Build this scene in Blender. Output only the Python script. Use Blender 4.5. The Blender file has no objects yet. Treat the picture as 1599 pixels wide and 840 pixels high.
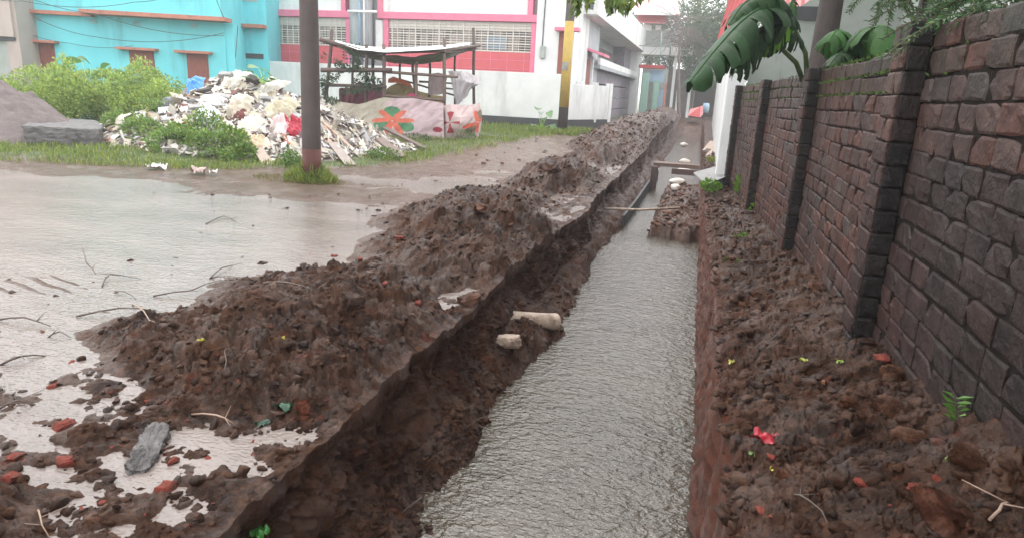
import bpy, math, random
import numpy as np
from mathutils import Vector, Matrix
random.seed(7); RS = np.random.RandomState(11)
sc = bpy.context.scene
HAZE = 0.0019
COL = sc.collection
PI = math.pi

# ------------------------------------------------------------------ camera
FPX, CW, CH, CAMH = 1030.0, 1599.0, 840.0, 1.65
pitch = math.atan(280 / FPX); roll = math.radians(2.9)
vs = np.array([1097 - 800, -(157 - 420), -FPX]); nd = FPX / math.tan(pitch)
dn = np.array([-nd * math.sin(roll), -nd * math.cos(roll), -FPX]); dn /= np.linalg.norm(dn)
up = -dn; fy = vs - (vs @ up) * up; fy /= np.linalg.norm(fy); fx = np.cross(fy, up)
RM = np.stack([fx, fy, up])
cam_d = bpy.data.cameras.new('camera'); cam = bpy.data.objects.new('camera', cam_d); COL.objects.link(cam)
cam_d.sensor_width = 36; cam_d.lens = 36 * FPX / CW; cam_d.clip_start = 0.05; cam_d.clip_end = 2000
M4 = Matrix(RM.tolist()).to_4x4(); M4.translation = Vector((0, 0, CAMH)); cam.matrix_world = M4
sc.camera = cam

# ------------------------------------------------------------------ light
world = bpy.data.worlds.new('World'); sc.world = world; world.use_nodes = True
nt = world.node_tree; nt.nodes.clear()
wo = nt.nodes.new('ShaderNodeOutputWorld'); bg = nt.nodes.new('ShaderNodeBackground')
sky = nt.nodes.new('ShaderNodeTexSky'); sky.sky_type = 'NISHITA'; sky.sun_disc = False
SUN_EL, SUN_AZ = math.radians(62), math.radians(-25)
sky.sun_elevation = SUN_EL; sky.sun_rotation = SUN_AZ; sky.dust_density = 4.0; sky.air_density = 1.0; sky.ozone_density = 1.0
hs = nt.nodes.new('ShaderNodeHueSaturation'); hs.inputs['Saturation'].default_value = 0.10
mx = nt.nodes.new('ShaderNodeMix'); mx.data_type = 'RGBA'; mx.inputs[0].default_value = 0.78
mx.inputs[7].default_value = (18.5, 18.6, 18.9, 1)      # the even white of thick rain cloud
nt.links.new(sky.outputs[0], hs.inputs['Color']); nt.links.new(hs.outputs[0], mx.inputs[6])
nt.links.new(mx.outputs[2], bg.inputs[0]); bg.inputs[1].default_value = 0.12
nt.links.new(bg.outputs[0], wo.inputs[0])
sd = bpy.data.lights.new('sun', 'SUN'); sd.energy = 0.8; sd.angle = math.radians(25); sd.color = (1, 0.97, 0.93)
so = bpy.data.objects.new('sun', sd); COL.objects.link(so)
sdir = Vector((math.sin(SUN_AZ) * math.cos(SUN_EL), math.cos(SUN_AZ) * math.cos(SUN_EL), math.sin(SUN_EL)))
so.rotation_euler = sdir.to_track_quat('Z', 'Y').to_euler(); so.location = (0, 0, 30)
sc.view_settings.view_transform = 'Standard'; sc.view_settings.look = 'None'
sc.view_settings.exposure = 0.62; sc.view_settings.gamma = 1
sc.render.engine = 'CYCLES'
cy = sc.cycles; cy.use_denoising = True; cy.max_bounces = 6; cy.diffuse_bounces = 3; cy.glossy_bounces = 3
cy.transmission_bounces = 3; cy.volume_bounces = 1; cy.transparent_max_bounces = 4; cy.caustics_reflective = False
cy.caustics_refractive = False; cy.sample_clamp_indirect = 6

# ------------------------------------------------------------------ picture -> place helpers
O0 = np.array([0, 0, CAMH])
def ray(px, py): return RM @ np.array([px - 800, -(py - 420), -FPX])
def atY(px, py, Y): d = ray(px, py); return O0 + d * Y / d[1]
def atX(px, py, X): d = ray(px, py); return O0 + d * X / d[0]
def atZ(px, py, z=0.0): d = ray(px, py); return O0 + d * (z - CAMH) / d[2]
def atP(px, py, p0, n):
    d = ray(px, py); return O0 + d * (np.dot(np.array(p0) - O0, n) / np.dot(d, n))

# ------------------------------------------------------------------ numpy noise
def _h(i, j, k, s):
    with np.errstate(over='ignore'):
        n = (i.astype(np.uint32) * np.uint32(374761393) + j.astype(np.uint32) * np.uint32(668265263)
             + k.astype(np.uint32) * np.uint32(1442695041) + np.uint32((s * 974711 + 12345) & 0xffffffff))
        n = (n ^ (n >> np.uint32(13))) * np.uint32(1274126177); n = (n ^ (n >> np.uint32(16))) * np.uint32(2246822519)
        n = n ^ (n >> np.uint32(15))
    return n.astype(np.float64) / 4294967295.0
def vn2(x, y, s=0):
    i = np.floor(x).astype(np.int64); j = np.floor(y).astype(np.int64); u = x - i; v = y - j
    u = u * u * u * (u * (u * 6 - 15) + 10); v = v * v * v * (v * (v * 6 - 15) + 10); z = np.zeros_like(i)
    a = _h(i, j, z, s); b = _h(i + 1, j, z, s); c = _h(i, j + 1, z, s); d = _h(i + 1, j + 1, z, s)
    return ((a * (1 - u) + b * u) * (1 - v) + (c * (1 - u) + d * u) * v) * 2 - 1
def vn3(x, y, z, s=0):
    k = np.floor(z).astype(np.int64); w = z - k; w = w * w * (3 - 2 * w)
    i = np.floor(x).astype(np.int64); j = np.floor(y).astype(np.int64); u = x - i; v = y - j
    u = u * u * (3 - 2 * u); v = v * v * (3 - 2 * v); r = 0
    for dk, ww in ((0, 1 - w), (1, w)):
        a = _h(i, j, k + dk, s); b = _h(i + 1, j, k + dk, s); c = _h(i, j + 1, k + dk, s); d = _h(i + 1, j + 1, k + dk, s)
        r = r + ww * ((a * (1 - u) + b * u) * (1 - v) + (c * (1 - u) + d * u) * v)
    return r * 2 - 1
def fbm2(x, y, o=4, s=0, g=0.5):
    r = 0; a = 1; t = 0
    for q in range(o):
        c, sn = math.cos(q * 1.1), math.sin(q * 1.1)
        r = r + a * vn2((x * c - y * sn) * 2 ** q + 17.3 * q, (x * sn + y * c) * 2 ** q + 5.1 * q, s + q); t += a; a *= g
    return r / t
def cell2(x, y, s=0):
    """rounded lumps: 1 in the middle of a clod, 0 at its rim; with one random number per clod"""
    i0 = np.floor(x).astype(np.int64); j0 = np.floor(y).astype(np.int64)
    best = np.full(x.shape, 9.0); rid = np.zeros(x.shape); z = np.zeros_like(i0)
    for di in (-1, 0, 1):
        for dj in (-1, 0, 1):
            i = i0 + di; j = j0 + dj
            d = (x - i - _h(i, j, z, s)) ** 2 + (y - j - _h(i, j, z, s + 1)) ** 2
            m = d < best; best = np.where(m, d, best); rid = np.where(m, _h(i, j, z, s + 2), rid)
    return np.sqrt(np.clip(1 - best * 1.3, 0, 1)), rid
def sstep(a, b, x): t = np.clip((x - a) / (b - a), 0, 1); return t * t * (3 - 2 * t)

# ------------------------------------------------------------------ object helpers
def tag(o, label=None, cat=None, group=None, kind=None):
    if label: o['label'] = label
    if cat: o['category'] = cat
    if group: o['group'] = group
    if kind: o['kind'] = kind
    return o
def empty(name, loc, label, cat, group=None, rz=0):
    o = bpy.data.objects.new(name, None); COL.objects.link(o); o.location = Vector([float(q) for q in loc]); o.rotation_euler = (0, 0, rz)
    o.empty_display_size = 0.2
    return tag(o, label, cat, group)
def npmesh(name, V, F, mat, parent=None, smooth=True, col=None):
    me = bpy.data.meshes.new(name); V = np.asarray(V, np.float32); F = np.asarray(F, np.int32); n = F.shape[1]
    me.vertices.add(len(V)); me.vertices.foreach_set('co', V.ravel())
    me.loops.add(F.size); me.loops.foreach_set('vertex_index', F.ravel())
    me.polygons.add(len(F)); me.polygons.foreach_set('loop_start', np.arange(0, F.size, n, dtype=np.int32))
    try: me.polygons.foreach_set('loop_total', np.full(len(F), n, np.int32))
    except Exception: pass
    me.polygons.foreach_set('use_smooth', np.full(len(F), smooth))
    if col is not None:
        at = me.color_attributes.new('tone', 'FLOAT_COLOR', 'POINT')
        c = np.ones((len(V), 4), np.float32); c[:, :col.shape[1]] = col; at.data.foreach_set('color', c.ravel())
    me.update(calc_edges=True); me.materials.append(mat)
    o = bpy.data.objects.new(name, me); COL.objects.link(o)
    if parent: o.parent = parent
    return o
class MB:
    """collects shapes and links them as one mesh object; coordinates are relative to org"""
    def __init__(s, org=(0, 0, 0)): s.v = []; s.f = []; s.org = np.array([float(q) for q in org]); s.c = []
    def add(s, V, F, tone=None):
        b = len(s.v)
        for p in V: s.v.append((float(p[0]) - s.org[0], float(p[1]) - s.org[1], float(p[2]) - s.org[2]))
        for f in F: s.f.append(tuple(b + i for i in f))
        s.c += [tone if tone is not None else (1, 1, 1)] * len(V)
    def box(s, c, size, R=None, tone=None, jit=0):
        hx, hy, hz = size[0] / 2, size[1] / 2, size[2] / 2
        L = [Vector((sx * hx, sy * hy, sz * hz)) for sx in (-1, 1) for sy in (-1, 1) for sz in (-1, 1)]
        if jit: L = [p + Vector([random.uniform(-jit, jit) for _ in range(3)]) for p in L]
        if R is not None: L = [R @ p for p in L]
        c = Vector([float(q) for q in c])
        s.add([p + c for p in L], [(0, 1, 3, 2), (4, 6, 7, 5), (0, 4, 5, 1), (2, 3, 7, 6), (0, 2, 6, 4), (1, 5, 7, 3)], tone)
    def slab4(s, P, off, tone=None):
        """a four sided plate: P corners, thickness vector off"""
        P = [np.array(p, float) for p in P]; off = np.array(off, float)
        s.add(P + [p + off for p in P], [(0, 1, 2, 3), (7, 6, 5, 4), (0, 4, 5, 1), (1, 5, 6, 2), (2, 6, 7, 3), (3, 7, 4, 0)], tone)
    def tube(s, pts, r, n=8, cap=True, tone=None, wob=0):
        pts = [Vector([float(q) for q in p]) for p in pts]; m = len(pts)
        rr = r if hasattr(r, '__len__') else [r] * m
        V = []; F = []; u = None
        for i, p in enumerate(pts):
            t = (pts[min(i + 1, m - 1)] - pts[max(i - 1, 0)]).normalized()
            if u is None: u = t.orthogonal().normalized()
            u = (u - t * u.dot(t)).normalized(); w = t.cross(u)
            for k in range(n):
                a = 2 * PI * k / n; q = rr[i] * (1 + random.uniform(-wob, wob))
                V.append(p + (u * math.cos(a) + w * math.sin(a)) * q)
        for i in range(m - 1):
            for k in range(n):
                F.append((i * n + k, i * n + (k + 1) % n, (i + 1) * n + (k + 1) % n, (i + 1) * n + k))
        if cap: F.append(tuple(range(n - 1, -1, -1))); F.append(tuple((m - 1) * n + k for k in range(n)))
        s.add(V, F, tone)
    def build(s, name, mat, parent=None, smooth=False, bevel=0, local=True):
        me = bpy.data.meshes.new(name); me.from_pydata(s.v, [], s.f)
        at = me.color_attributes.new('tone', 'FLOAT_COLOR', 'POINT')
        c = np.ones((len(s.v), 4), np.float32); c[:, :3] = np.array(s.c, np.float32).reshape(-1, 3); at.data.foreach_set('color', c.ravel())
        if smooth: me.polygons.foreach_set('use_smooth', [True] * len(me.polygons))
        me.update(); me.materials.append(mat)
        o = bpy.data.objects.new(name, me); COL.objects.link(o)
        if parent: o.parent = parent
        else: o.location = s.org.tolist()
        if bevel:
            b = o.modifiers.new('bevel', 'BEVEL'); b.width = bevel; b.segments = 2; b.limit_method = 'ANGLE'
        return o

# ------------------------------------------------------------------ materials
def mat(name, col=(0.5, 0.5, 0.5), rough=0.6, col2=None, scale=3.0, stain=None, stain_scale=1.2, bump=0.0, bscale=60, spec=0.5,
        tone=False, metallic=0, vstreak=False, trans=0, coat=0, contrast=0.25):
    m = bpy.data.materials.new(name); m.use_nodes = True; n = m.node_tree; N = n.nodes; L = n.links
    b = N['Principled BSDF']; b.inputs['Roughness'].default_value = rough; b.inputs['Specular IOR Level'].default_value = spec
    b.inputs['Metallic'].default_value = metallic; b.inputs['Coat Weight'].default_value = coat; b.inputs['Coat Roughness'].default_value = 0.15
    tc = N.new('ShaderNodeTexCoord'); src = tc.outputs['Object']
    def noise(sc_, det=6, rough_=0.6, vec=src):
        t = N.new('ShaderNodeTexNoise'); t.inputs['Scale'].default_value = sc_; t.inputs['Detail'].default_value = det
        t.inputs['Roughness'].default_value = rough_; L.new(vec, t.inputs['Vector']); return t
    def ramp(f, lo, hi):
        r = N.new('ShaderNodeMapRange'); r.inputs[1].default_value = lo; r.inputs[2].default_value = hi; L.new(f, r.inputs[0]); return r.outputs[0]
    def mixc(fac, a, c, blend='MIX'):
        q = N.new('ShaderNodeMix'); q.data_type = 'RGBA'; q.blend_type = blend
        if isinstance(fac, float): q.inputs[0].default_value = fac
        else: L.new(fac, q.inputs[0])
        for idx, v in ((6, a), (7, c)):
            if isinstance(v, tuple): q.inputs[idx].default_value = (*v[:3], 1)
            else: L.new(v, q.inputs[idx])
        return q.outputs[2]
    c = tuple(col)
    if col2 is not None:
        c = mixc(ramp(noise(scale).outputs[0], 0.5 - contrast, 0.5 + contrast), tuple(col), tuple(col2))
    if stain is not None:
        v = src
        if vstreak:
            mp = N.new('ShaderNodeMapping'); mp.inputs['Scale'].default_value = (1, 1, 0.18); L.new(src, mp.inputs[0]); v = mp.outputs[0]
        c = mixc(ramp(noise(stain_scale, 8, 0.7, v).outputs[0], 0.52, 0.78), c, tuple(stain))
    if tone:
        a = N.new('ShaderNodeVertexColor'); a.layer_name = 'tone'
        c = mixc(1.0, c, a.outputs[0], 'MULTIPLY')
    if isinstance(c, tuple): b.inputs['Base Color'].default_value = (*c, 1)
    else: L.new(c, b.inputs['Base Color'])
    if bump:
        t = noise(bscale, 8, 0.65); q = N.new('ShaderNodeBump'); q.inputs['Strength'].default_value = bump; q.inputs['Distance'].default_value = 0.02
        L.new(t.outputs[0], q.inputs['Height']); L.new(q.outputs[0], b.inputs['Normal'])
    if trans:
        tr = N.new('ShaderNodeBsdfTranslucent'); ms = N.new('ShaderNodeMixShader'); ms.inputs[0].default_value = trans
        if isinstance(c, tuple): tr.inputs[0].default_value = (*c, 1)
        else: L.new(c, tr.inputs[0])
        L.new(b.outputs[0], ms.inputs[1]); L.new(tr.outputs[0], ms.inputs[2]); L.new(ms.outputs[0], N['Material Output'].inputs[0])
    return m

def mud_material(name, a=(0.024, 0.010, 0.0058), b2=(0.088, 0.040, 0.0215), red=(0.16, 0.042, 0.022), ground=False, coat=0.35):
    m = bpy.data.materials.new(name); m.use_nodes = True; n = m.node_tree; N = n.nodes; L = n.links; b = N['Principled BSDF']
    tc = N.new('ShaderNodeTexCoord'); v = tc.outputs['Object']
    def noise(s, d=8, r=0.65):
        t = N.new('ShaderNodeTexNoise'); t.inputs['Scale'].default_value = s; t.inputs['Detail'].default_value = d; t.inputs['Roughness'].default_value = r
        L.new(v, t.inputs['Vector']); return t.outputs[0]
    def rmp(f, lo, hi, a0=0, a1=1):
        r = N.new('ShaderNodeMapRange'); r.inputs[1].default_value = lo; r.inputs[2].default_value = hi; r.inputs[3].default_value = a0
        r.inputs[4].default_value = a1; L.new(f, r.inputs[0]); return r.outputs[0]
    def mixc(f, x, y, blend='MIX'):
        q = N.new('ShaderNodeMix'); q.data_type = 'RGBA'; q.blend_type = blend
        if isinstance(f, float): q.inputs[0].default_value = f
        else: L.new(f, q.inputs[0])
        for i, c in ((6, x), (7, y)):
            if isinstance(c, tuple): q.inputs[i].default_value = (*c, 1)
            else: L.new(c, q.inputs[i])
        return q.outputs[2]
    c = mixc(rmp(noise(2.2), 0.35, 0.68), a, b2)
    c = mixc(rmp(noise(14, 6), 0.48, 0.72), c, (b2[0] * 1.5, b2[1] * 1.55, b2[2] * 1.6))
    c = mixc(rmp(noise(5.5, 6), 0.62, 0.72), c, red)
    c = mixc(rmp(noise(30, 4), 0.60, 0.68), c, (a[0] * .5, a[1] * .5, a[2] * .5))
    at = N.new('ShaderNodeVertexColor'); at.layer_name = 'tone'
    if ground:
        sp = N.new('ShaderNodeSeparateColor'); L.new(at.outputs[0], sp.inputs[0])
        c = mixc(sp.outputs[0], c, mixc(rmp(noise(3), 0.4, 0.6), (0.045, 0.075, 0.018), (0.10, 0.12, 0.035)))   # turf soil
        c = mixc(sp.outputs[2], c, mixc(rmp(noise(9), 0.3, 0.7), (0.15, 0.052, 0.032), (0.085, 0.032, 0.02)))       # cut red clay
        c = mixc(sp.outputs[1], c, mixc(rmp(noise(2.5), 0.3, 0.7), (0.17, 0.115, 0.09), (0.105, 0.07, 0.055)))    # silt of the road
    else:
        c = mixc(1.0, c, at.outputs[0], 'MULTIPLY')
    L.new(c, b.inputs['Base Color'])
    L.new(rmp(noise(4.3), 0.45, 0.62, 0.08, 0.55), b.inputs['Specular IOR Level']); ro = rmp(noise(7), 0.35, 0.65, 0.25, 0.6)
    if ground:
        mr = N.new('ShaderNodeMix'); L.new(sp.outputs[1], mr.inputs[0]); L.new(ro, mr.inputs[2]); L.new(rmp(noise(1.3), .35, .65, .10, .32), mr.inputs[3]); ro = mr.outputs[0]
    L.new(ro, b.inputs['Roughness'])
    L.new(rmp(noise(3.0), 0.40, 0.62, 0.0, coat), b.inputs['Coat Weight']); b.inputs['Coat Roughness'].default_value = 0.22
    q = N.new('ShaderNodeBump'); q.inputs['Strength'].default_value = 1.0; q.inputs['Distance'].default_value = 0.03
    L.new(noise(55, 9, 0.75), q.inputs['Height']); L.new(q.outputs[0], b.inputs['Normal'])
    return m

def water_material(name, col, rough, s1, s2, strength, dist, stretch=(1, 1, 1), ring=0):
    m = bpy.data.materials.new(name); m.use_nodes = True; n = m.node_tree; N = n.nodes; L = n.links; b = N['Principled BSDF']
    b.inputs['Roughness'].default_value = rough; b.inputs['IOR'].default_value = 1.45
    tc = N.new('ShaderNodeTexCoord'); mp = N.new('ShaderNodeMapping'); mp.inputs['Scale'].default_value = stretch; L.new(tc.outputs['Object'], mp.inputs[0])
    def noise(s, d, r=0.55, dis=0.0):
        t = N.new('ShaderNodeTexNoise'); t.inputs['Scale'].default_value = s; t.inputs['Detail'].default_value = d
        t.inputs['Roughness'].default_value = r; t.inputs['Distortion'].default_value = dis
        L.new(mp.outputs[0], t.inputs['Vector']); return t.outputs[0]
    ad = N.new('ShaderNodeMath'); ad.operation = 'MULTIPLY_ADD'; L.new(noise(s1, 3, 0.55, 0.6), ad.inputs[0]); ad.inputs[1].default_value = 1.6
    L.new(noise(s2, 2), ad.inputs[2]); h = ad.outputs[0]
    if ring:
        vo = N.new('ShaderNodeTexVoronoi'); vo.inputs['Scale'].default_value = ring; L.new(mp.outputs[0], vo.inputs['Vector'])
        sn = N.new('ShaderNodeMath'); sn.operation = 'SINE'; mu = N.new('ShaderNodeMath'); mu.operation = 'MULTIPLY'; mu.inputs[1].default_value = 22
        L.new(vo.outputs['Distance'], mu.inputs[0]); L.new(mu.outputs[0], sn.inputs[0])
        a2 = N.new('ShaderNodeMath'); a2.operation = 'MULTIPLY_ADD'; L.new(sn.outputs[0], a2.inputs[0]); a2.inputs[1].default_value = 0.10; L.new(h, a2.inputs[2]); h = a2.outputs[0]
    q = N.new('ShaderNodeBump'); q.inputs['Strength'].default_value = strength; q.inputs['Distance'].default_value = dist
    L.new(h, q.inputs['Height']); L.new(q.outputs[0], b.inputs['Normal'])
    mm = N.new('ShaderNodeMix'); mm.data_type = 'RGBA'; mm.inputs[6].default_value = (*col, 1); mm.inputs[7].default_value = (col[0] * 1.6, col[1] * 1.6, col[2] * 1.65, 1)
    t = N.new('ShaderNodeTexNoise'); t.inputs['Scale'].default_value = 0.8; t.inputs['Detail'].default_value = 8; t.inputs['Roughness'].default_value = .65; L.new(mp.outputs[0], t.inputs['Vector'])
    r = N.new('ShaderNodeMapRange'); r.inputs[1].default_value = 0.35; r.inputs[2].default_value = 0.65; L.new(t.outputs[0], r.inputs[0]); L.new(r.outputs[0], mm.inputs[0])
    L.new(mm.outputs[2], b.inputs['Base Color'])
    return m

M = {}
M['ground'] = mud_material('wet_mud', ground=True, coat=0.15)
M['clod'] = mud_material('mud_clod', coat=0.12)
M['trench_water'] = water_material('trench_water', (0.052, 0.043, 0.031), 0.02, 8, 21, 1.0, 0.012, (1.0, 1.6, 1))
M['puddle'] = water_material('puddle_water', (0.135, 0.110, 0.096), 0.05, 9, 36, 0.8, 0.007, (0.8, 1.5, 1), 9)

# ================================================================== THE GROUND
def lipL(Y): return -1.50 + 0.05 * fbm2(Y * 1.1, Y * 0 + 3.3, 3, 5) + 0.022 * fbm2(Y * 6, Y * 0 + 1.7, 3, 9) + 0.10 * np.exp(-((Y - 9.2) / 1.2) ** 2) - 0.05 * np.exp(-((Y - 6.3) / 0.8) ** 2)
def lipR(Y): return 0.225 + 0.025 * fbm2(Y * 1.3, Y * 0 + 8.3, 3, 15) + 0.015 * fbm2(Y * 9, Y * 0 + 1.2, 2, 19)
def wallX(Y): return np.interp(Y, [-5, 7.3, 10.6, 13.9, 30, 60, 300], [1.10, 1.10, 0.94, 0.73, 0.75, 0.9, 1.0])
VERGE = [(-60, 7.0), (-20, 8.0), (-11.5, 8.7), (-8.4, 9.6), (-7.2, 10.4), (-5.9, 12.0), (-5.6, 15.5), (-5.6, 19), (-5.2, 24), (-5.2, 29), (-5.2, 400)]
def verge_dist(X, Y):
    """positive on the road side, negative on the grass side (approximate metres)"""
    Yv = np.interp(X, [p[0] for p in VERGE[:6]], [p[1] for p in VERGE[:6]])
    Xv = np.interp(Y, [p[1] for p in VERGE[5:]], [p[0] for p in VERGE[5:]])
    a = Yv - Y; b = X - Xv
    return np.where(Y < 12.0, np.where(X > -5.9, np.maximum(a, b), a), b)
MOUNDS = [(-2.38, 3.60, 0.58, 0.85, 0.18), (-2.75, 4.35, 0.55, 0.65, 0.11), (-2.95, 3.2, 0.5, 0.35, 0.09), (-1.95, 2.85, 0.30, 0.30, 0.10),
          (-2.35, 6.9, 0.70, 1.0, 0.30), (-2.75, 8.1, 0.60, 1.1, 0.26), (-2.0, 5.9, 0.40, 0.6, 0.18), (-2.6, 9.2, 0.55, 0.7, 0.12),
          (-2.45, 12.0, 0.55, 1.1, 0.33), (-2.8, 13.9, 0.45, 0.9, 0.20), (-2.3, 17.0, 0.55, 1.4, 0.34),
          (-2.6, 21.5, 0.8, 2.4, 0.52), (-2.3, 26.0, 1.0, 3.0, 0.68), (-1.9, 31.0, 1.0, 3.2, 0.74), (-1.5, 38, 1.2, 4.0, 0.70), (-2.3, 47, 1.5, 5.0, 0.7),
          (-2.62, 1.35, 0.34, 0.26, 0.11), (-3.6, 1.8, 0.4, 0.4, 0.08)]
def hmound(X, Y):
    h = 0
    wx = X + 0.22 * fbm2(X * 1.6, Y * 1.6, 3, 31); wy = Y + 0.3 * fbm2(X * 1.5 + 9, Y * 1.5, 3, 33)
    for cx, cy_, rx, ry, hh in MOUNDS:
        d = ((wx - cx) / rx) ** 2 + ((wy - cy_) / ry) ** 2
        e = np.exp(-d ** 1.35 * 0.8); h = np.maximum(h, 1.12 * hh * e) + 0.12 * hh * e
    return h
def lumps(X, Y):
    """clods of dug earth"""
    wx = X + 0.05 * fbm2(X * 9, Y * 9, 3, 41); wy = Y + 0.05 * fbm2(X * 9 + 4, Y * 9, 3, 42)
    c1, r1 = cell2(wx * 6.0, wy * 6.0, 50); c2, r2 = cell2(wx * 14 + 3, wy * 14, 55); c3, r3 = cell2(wx * 32 + 3, wy * 32, 60)
    c4, r4 = cell2(wx * 62, wy * 62 + 7, 62); bl = np.abs(fbm2(wx * 17, wy * 17, 4, 67, 0.62))
    return 0.040 * c1 * (r1 > 0.5) * r1 + 0.026 * c2 * r2 * (r2 > .3) + 0.016 * c3 * r3 + 0.007 * c4 * r4 + 0.030 * (bl - .3) + 0.045 * fbm2(X * 3.2, Y * 3.2, 3, 65)
def left_top(X, Y):
    vd = verge_dist(X, Y)
    hm = hmound(X, Y)
    rough = sstep(0.015, 0.10, hm)
    dl = lipL(Y) - X                                     # distance from the lip
    edge = np.exp(-(dl / 0.8) ** 2)
    near = sstep(-3.4, -2.4, X) * sstep(3.4, 2.4, Y)      # churned corner in front
    road = -0.012 + 0.016 * fbm2(X * 0.55, Y * 0.5, 3, 71) + 0.010 * fbm2(X * 2.2, Y * 2.6, 3, 73) + 0.003 * fbm2(X * 12, Y * 12, 3, 75)
    road = road + 0.045 * np.exp(-(np.clip(vd, 0, 9) / 0.9) ** 2) + 0.035 * sstep(9, 20, Y) * sstep(-7, -5, X) \
        + 0.030 * np.exp(-(((X + 5.6) / 1.5) ** 2 + ((Y - 8.8) / 1.1) ** 2))
    rut = np.exp(-(((X + 5.0) / 0.8) ** 2 + ((Y - 3.75) / 0.42) ** 2)) * (0.5 + 0.5 * np.sin((Y + 0.25 * X) * 46 + 2 * fbm2(X * 3, Y * 3, 2, 77)))
    road = road + 0.024 * rut
    churn = 0.034 * fbm2(X * 3.6, Y * 3.6, 5, 81, .65) + 0.75 * lumps(X, Y) - 0.016
    h = road * (1 - np.maximum(edge, near)) + np.maximum(edge, near) * churn
    h = h + hm + rough * lumps(X, Y) * 0.9 + sstep(0.0, 0.03, hm) * 0.5 * lumps(X, Y)
    ridge = np.exp(-((X + 2.25 + .2 * fbm2(Y * .8, Y * 0, 2, 83)) / 0.42) ** 2) * sstep(2.6, 3.4, Y); h = h + 0.09 * ridge * (1 - rough * .6) + .5 * ridge * (1 - rough) * lumps(X, Y)
    for px_, py_, rx, ry in ((-1.90, 2.20, .20, .22), (-1.72, 4.75, .10, .30), (-1.80, 9.4, .22, .9), (-1.9, 10.6, .2, .5), (-2.9, 2.45, .30, .18), (-1.8, 15.4, .2, .9), (-2.4, 1.9, .3, .12), (-3.3, 2.2, .3, .1)):
        d = ((X + .06 * fbm2(X * 5, Y * 5, 3, 87) - px_) / rx) ** 2 + ((Y + .1 * fbm2(X * 4, Y * 4, 3, 88) - py_) / ry) ** 2
        w_ = sstep(4.5, 0.7, d); h = h * (1 - w_) + w_ * (-0.016 + 0.07 * fbm2(X * 7, Y * 7, 4, 89) + .35 * lumps(X, Y))
    e_ = np.exp(-(dl / 0.07) ** 2); h = h * (1 - .55 * e_) + .018 * np.exp(-(dl / 0.12) ** 2)
    turf = sstep(0.0, -0.5, vd + 0.2 * fbm2(X * 1.5, Y * 1.5, 3, 85))
    h = h * (1 - turf) + turf * (0.07 + 0.05 * fbm2(X * 0.8, Y * 0.8, 3, 86))
    pole = np.exp(-(((X + 6.25) / 0.55) ** 2 + ((Y - 9.9) / 0.30) ** 2))
    h = h + 0.06 * pole; turf = np.maximum(turf, sstep(0.35, 0.6, pole))
    silt = (1 - turf) * (1 - sstep(0.0, 0.06, hm)) * (1 - np.maximum(edge, near)) + 0.35 * sstep(14, 30, Y) * rough
    return h, turf, silt
def bank_z(X, Y):
    xw = wallX(Y); t = np.clip((X - 0.22) / (xw - 0.22), 0, 1.1)
    zl = np.interp(Y, [0, 3, 6, 9, 12, 18, 30], [0.08, 0.06, 0.03, -0.03, -0.10, -0.10, 0.0])
    zw = np.interp(Y, [0, 2.2, 3.5, 5.1, 6.4, 8.5, 12, 18], [0.60, 0.54, 0.43, 0.30, 0.16, 0.02, -0.05, 0.0])
    return zl + (zw - zl) * t ** 1.2
def right_top(X, Y):
    h = bank_z(X, Y); behind = sstep(0.0, 0.3, X - wallX(Y) - 0.05)
    h = h + (1 - behind) * (lumps(X, Y) * 1.0 + 0.08 * fbm2(X * 1.7, Y * 1.7, 3, 91) + 0.03 * np.abs(fbm2(X * 7, Y * 7, 3, 93)))
    h = h * (1 - behind) + behind * 0.12
    return h, behind * 1.0, 0 * h

# rows along the street, columns across it
Ys = [-3.0]
while Ys[-1] < 420:
    y = Ys[-1]; Ys.append(y + (0.15 if y < 0.9 else max(0.0075, y * y * 0.0006) if y < 12 else y * y * 0.0007))
Ys = np.array(Ys)
nA = 430; s = np.linspace(0, 1, nA)
dA = 0.0 + 3.6 * s[::-1] ** 1.05                              # distance left of the lip, near part
far = -np.concatenate([[400, 200, 120, 80, 60, 45], np.linspace(36, 6.0, 150), np.linspace(5.85, 3.75, 100)])
NR = len(Ys)
Y2 = Ys[:, None]
XL = lipL(Ys); XR = lipR(Ys)
depth = 1 - sstep(44, 52, Ys)
# A: left top
XA = np.concatenate([np.tile(far, (NR, 1)) + (XL[:, None] * 1.0), XL[:, None] - dA[None, :]], 1)
YA = np.broadcast_to(Y2, XA.shape) + 0
hA, turfA, siltA = left_top(XA, YA)
# B: left cut face, hanging under its lip; then C the slumped ledge down into the water
nB = 110; t = np.linspace(0, 1, nB + 1)[1:][None, :]
zb_bot = (-0.50 + 0.10 * fbm2(Ys * 0.9, Ys * 0, 3, 101))[:, None]; z0 = hA[:, -1:]
ZB = z0 + (zb_bot - z0) * t * depth[:, None] + 0 * t
YB = np.broadcast_to(Y2, ZB.shape) + 0
und = -0.09 * np.sin(PI * np.clip(t * 1.05 - .12, 0, 1)) * (0.4 + 0.8 * sstep(-0.6, 0.6, fbm2(YB * 1.4, ZB * 1.2, 2, 103)))
rb = 0.07 * vn3(YB * 2.5, ZB * 3.5, YB * 0, 105) + 0.05 * np.abs(vn3(YB * 6, ZB * 6, YB * 0, 107)) + 0.9 * lumps(YB, ZB * 1.3 + 9) + 0.016 * vn3(YB * 38, ZB * 34, YB * 0, 111)
rb = np.minimum(rb - 0.045, 0.015 + 0.06 * sstep(.25, .6, t)) 
XB = XL[:, None] + (und + rb * sstep(0, 0.30, t)) * depth[:, None] + 0.03 * t * depth[:, None]
nC = 110; t = np.linspace(0, 1, nC + 1)[1:][None, :]
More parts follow.
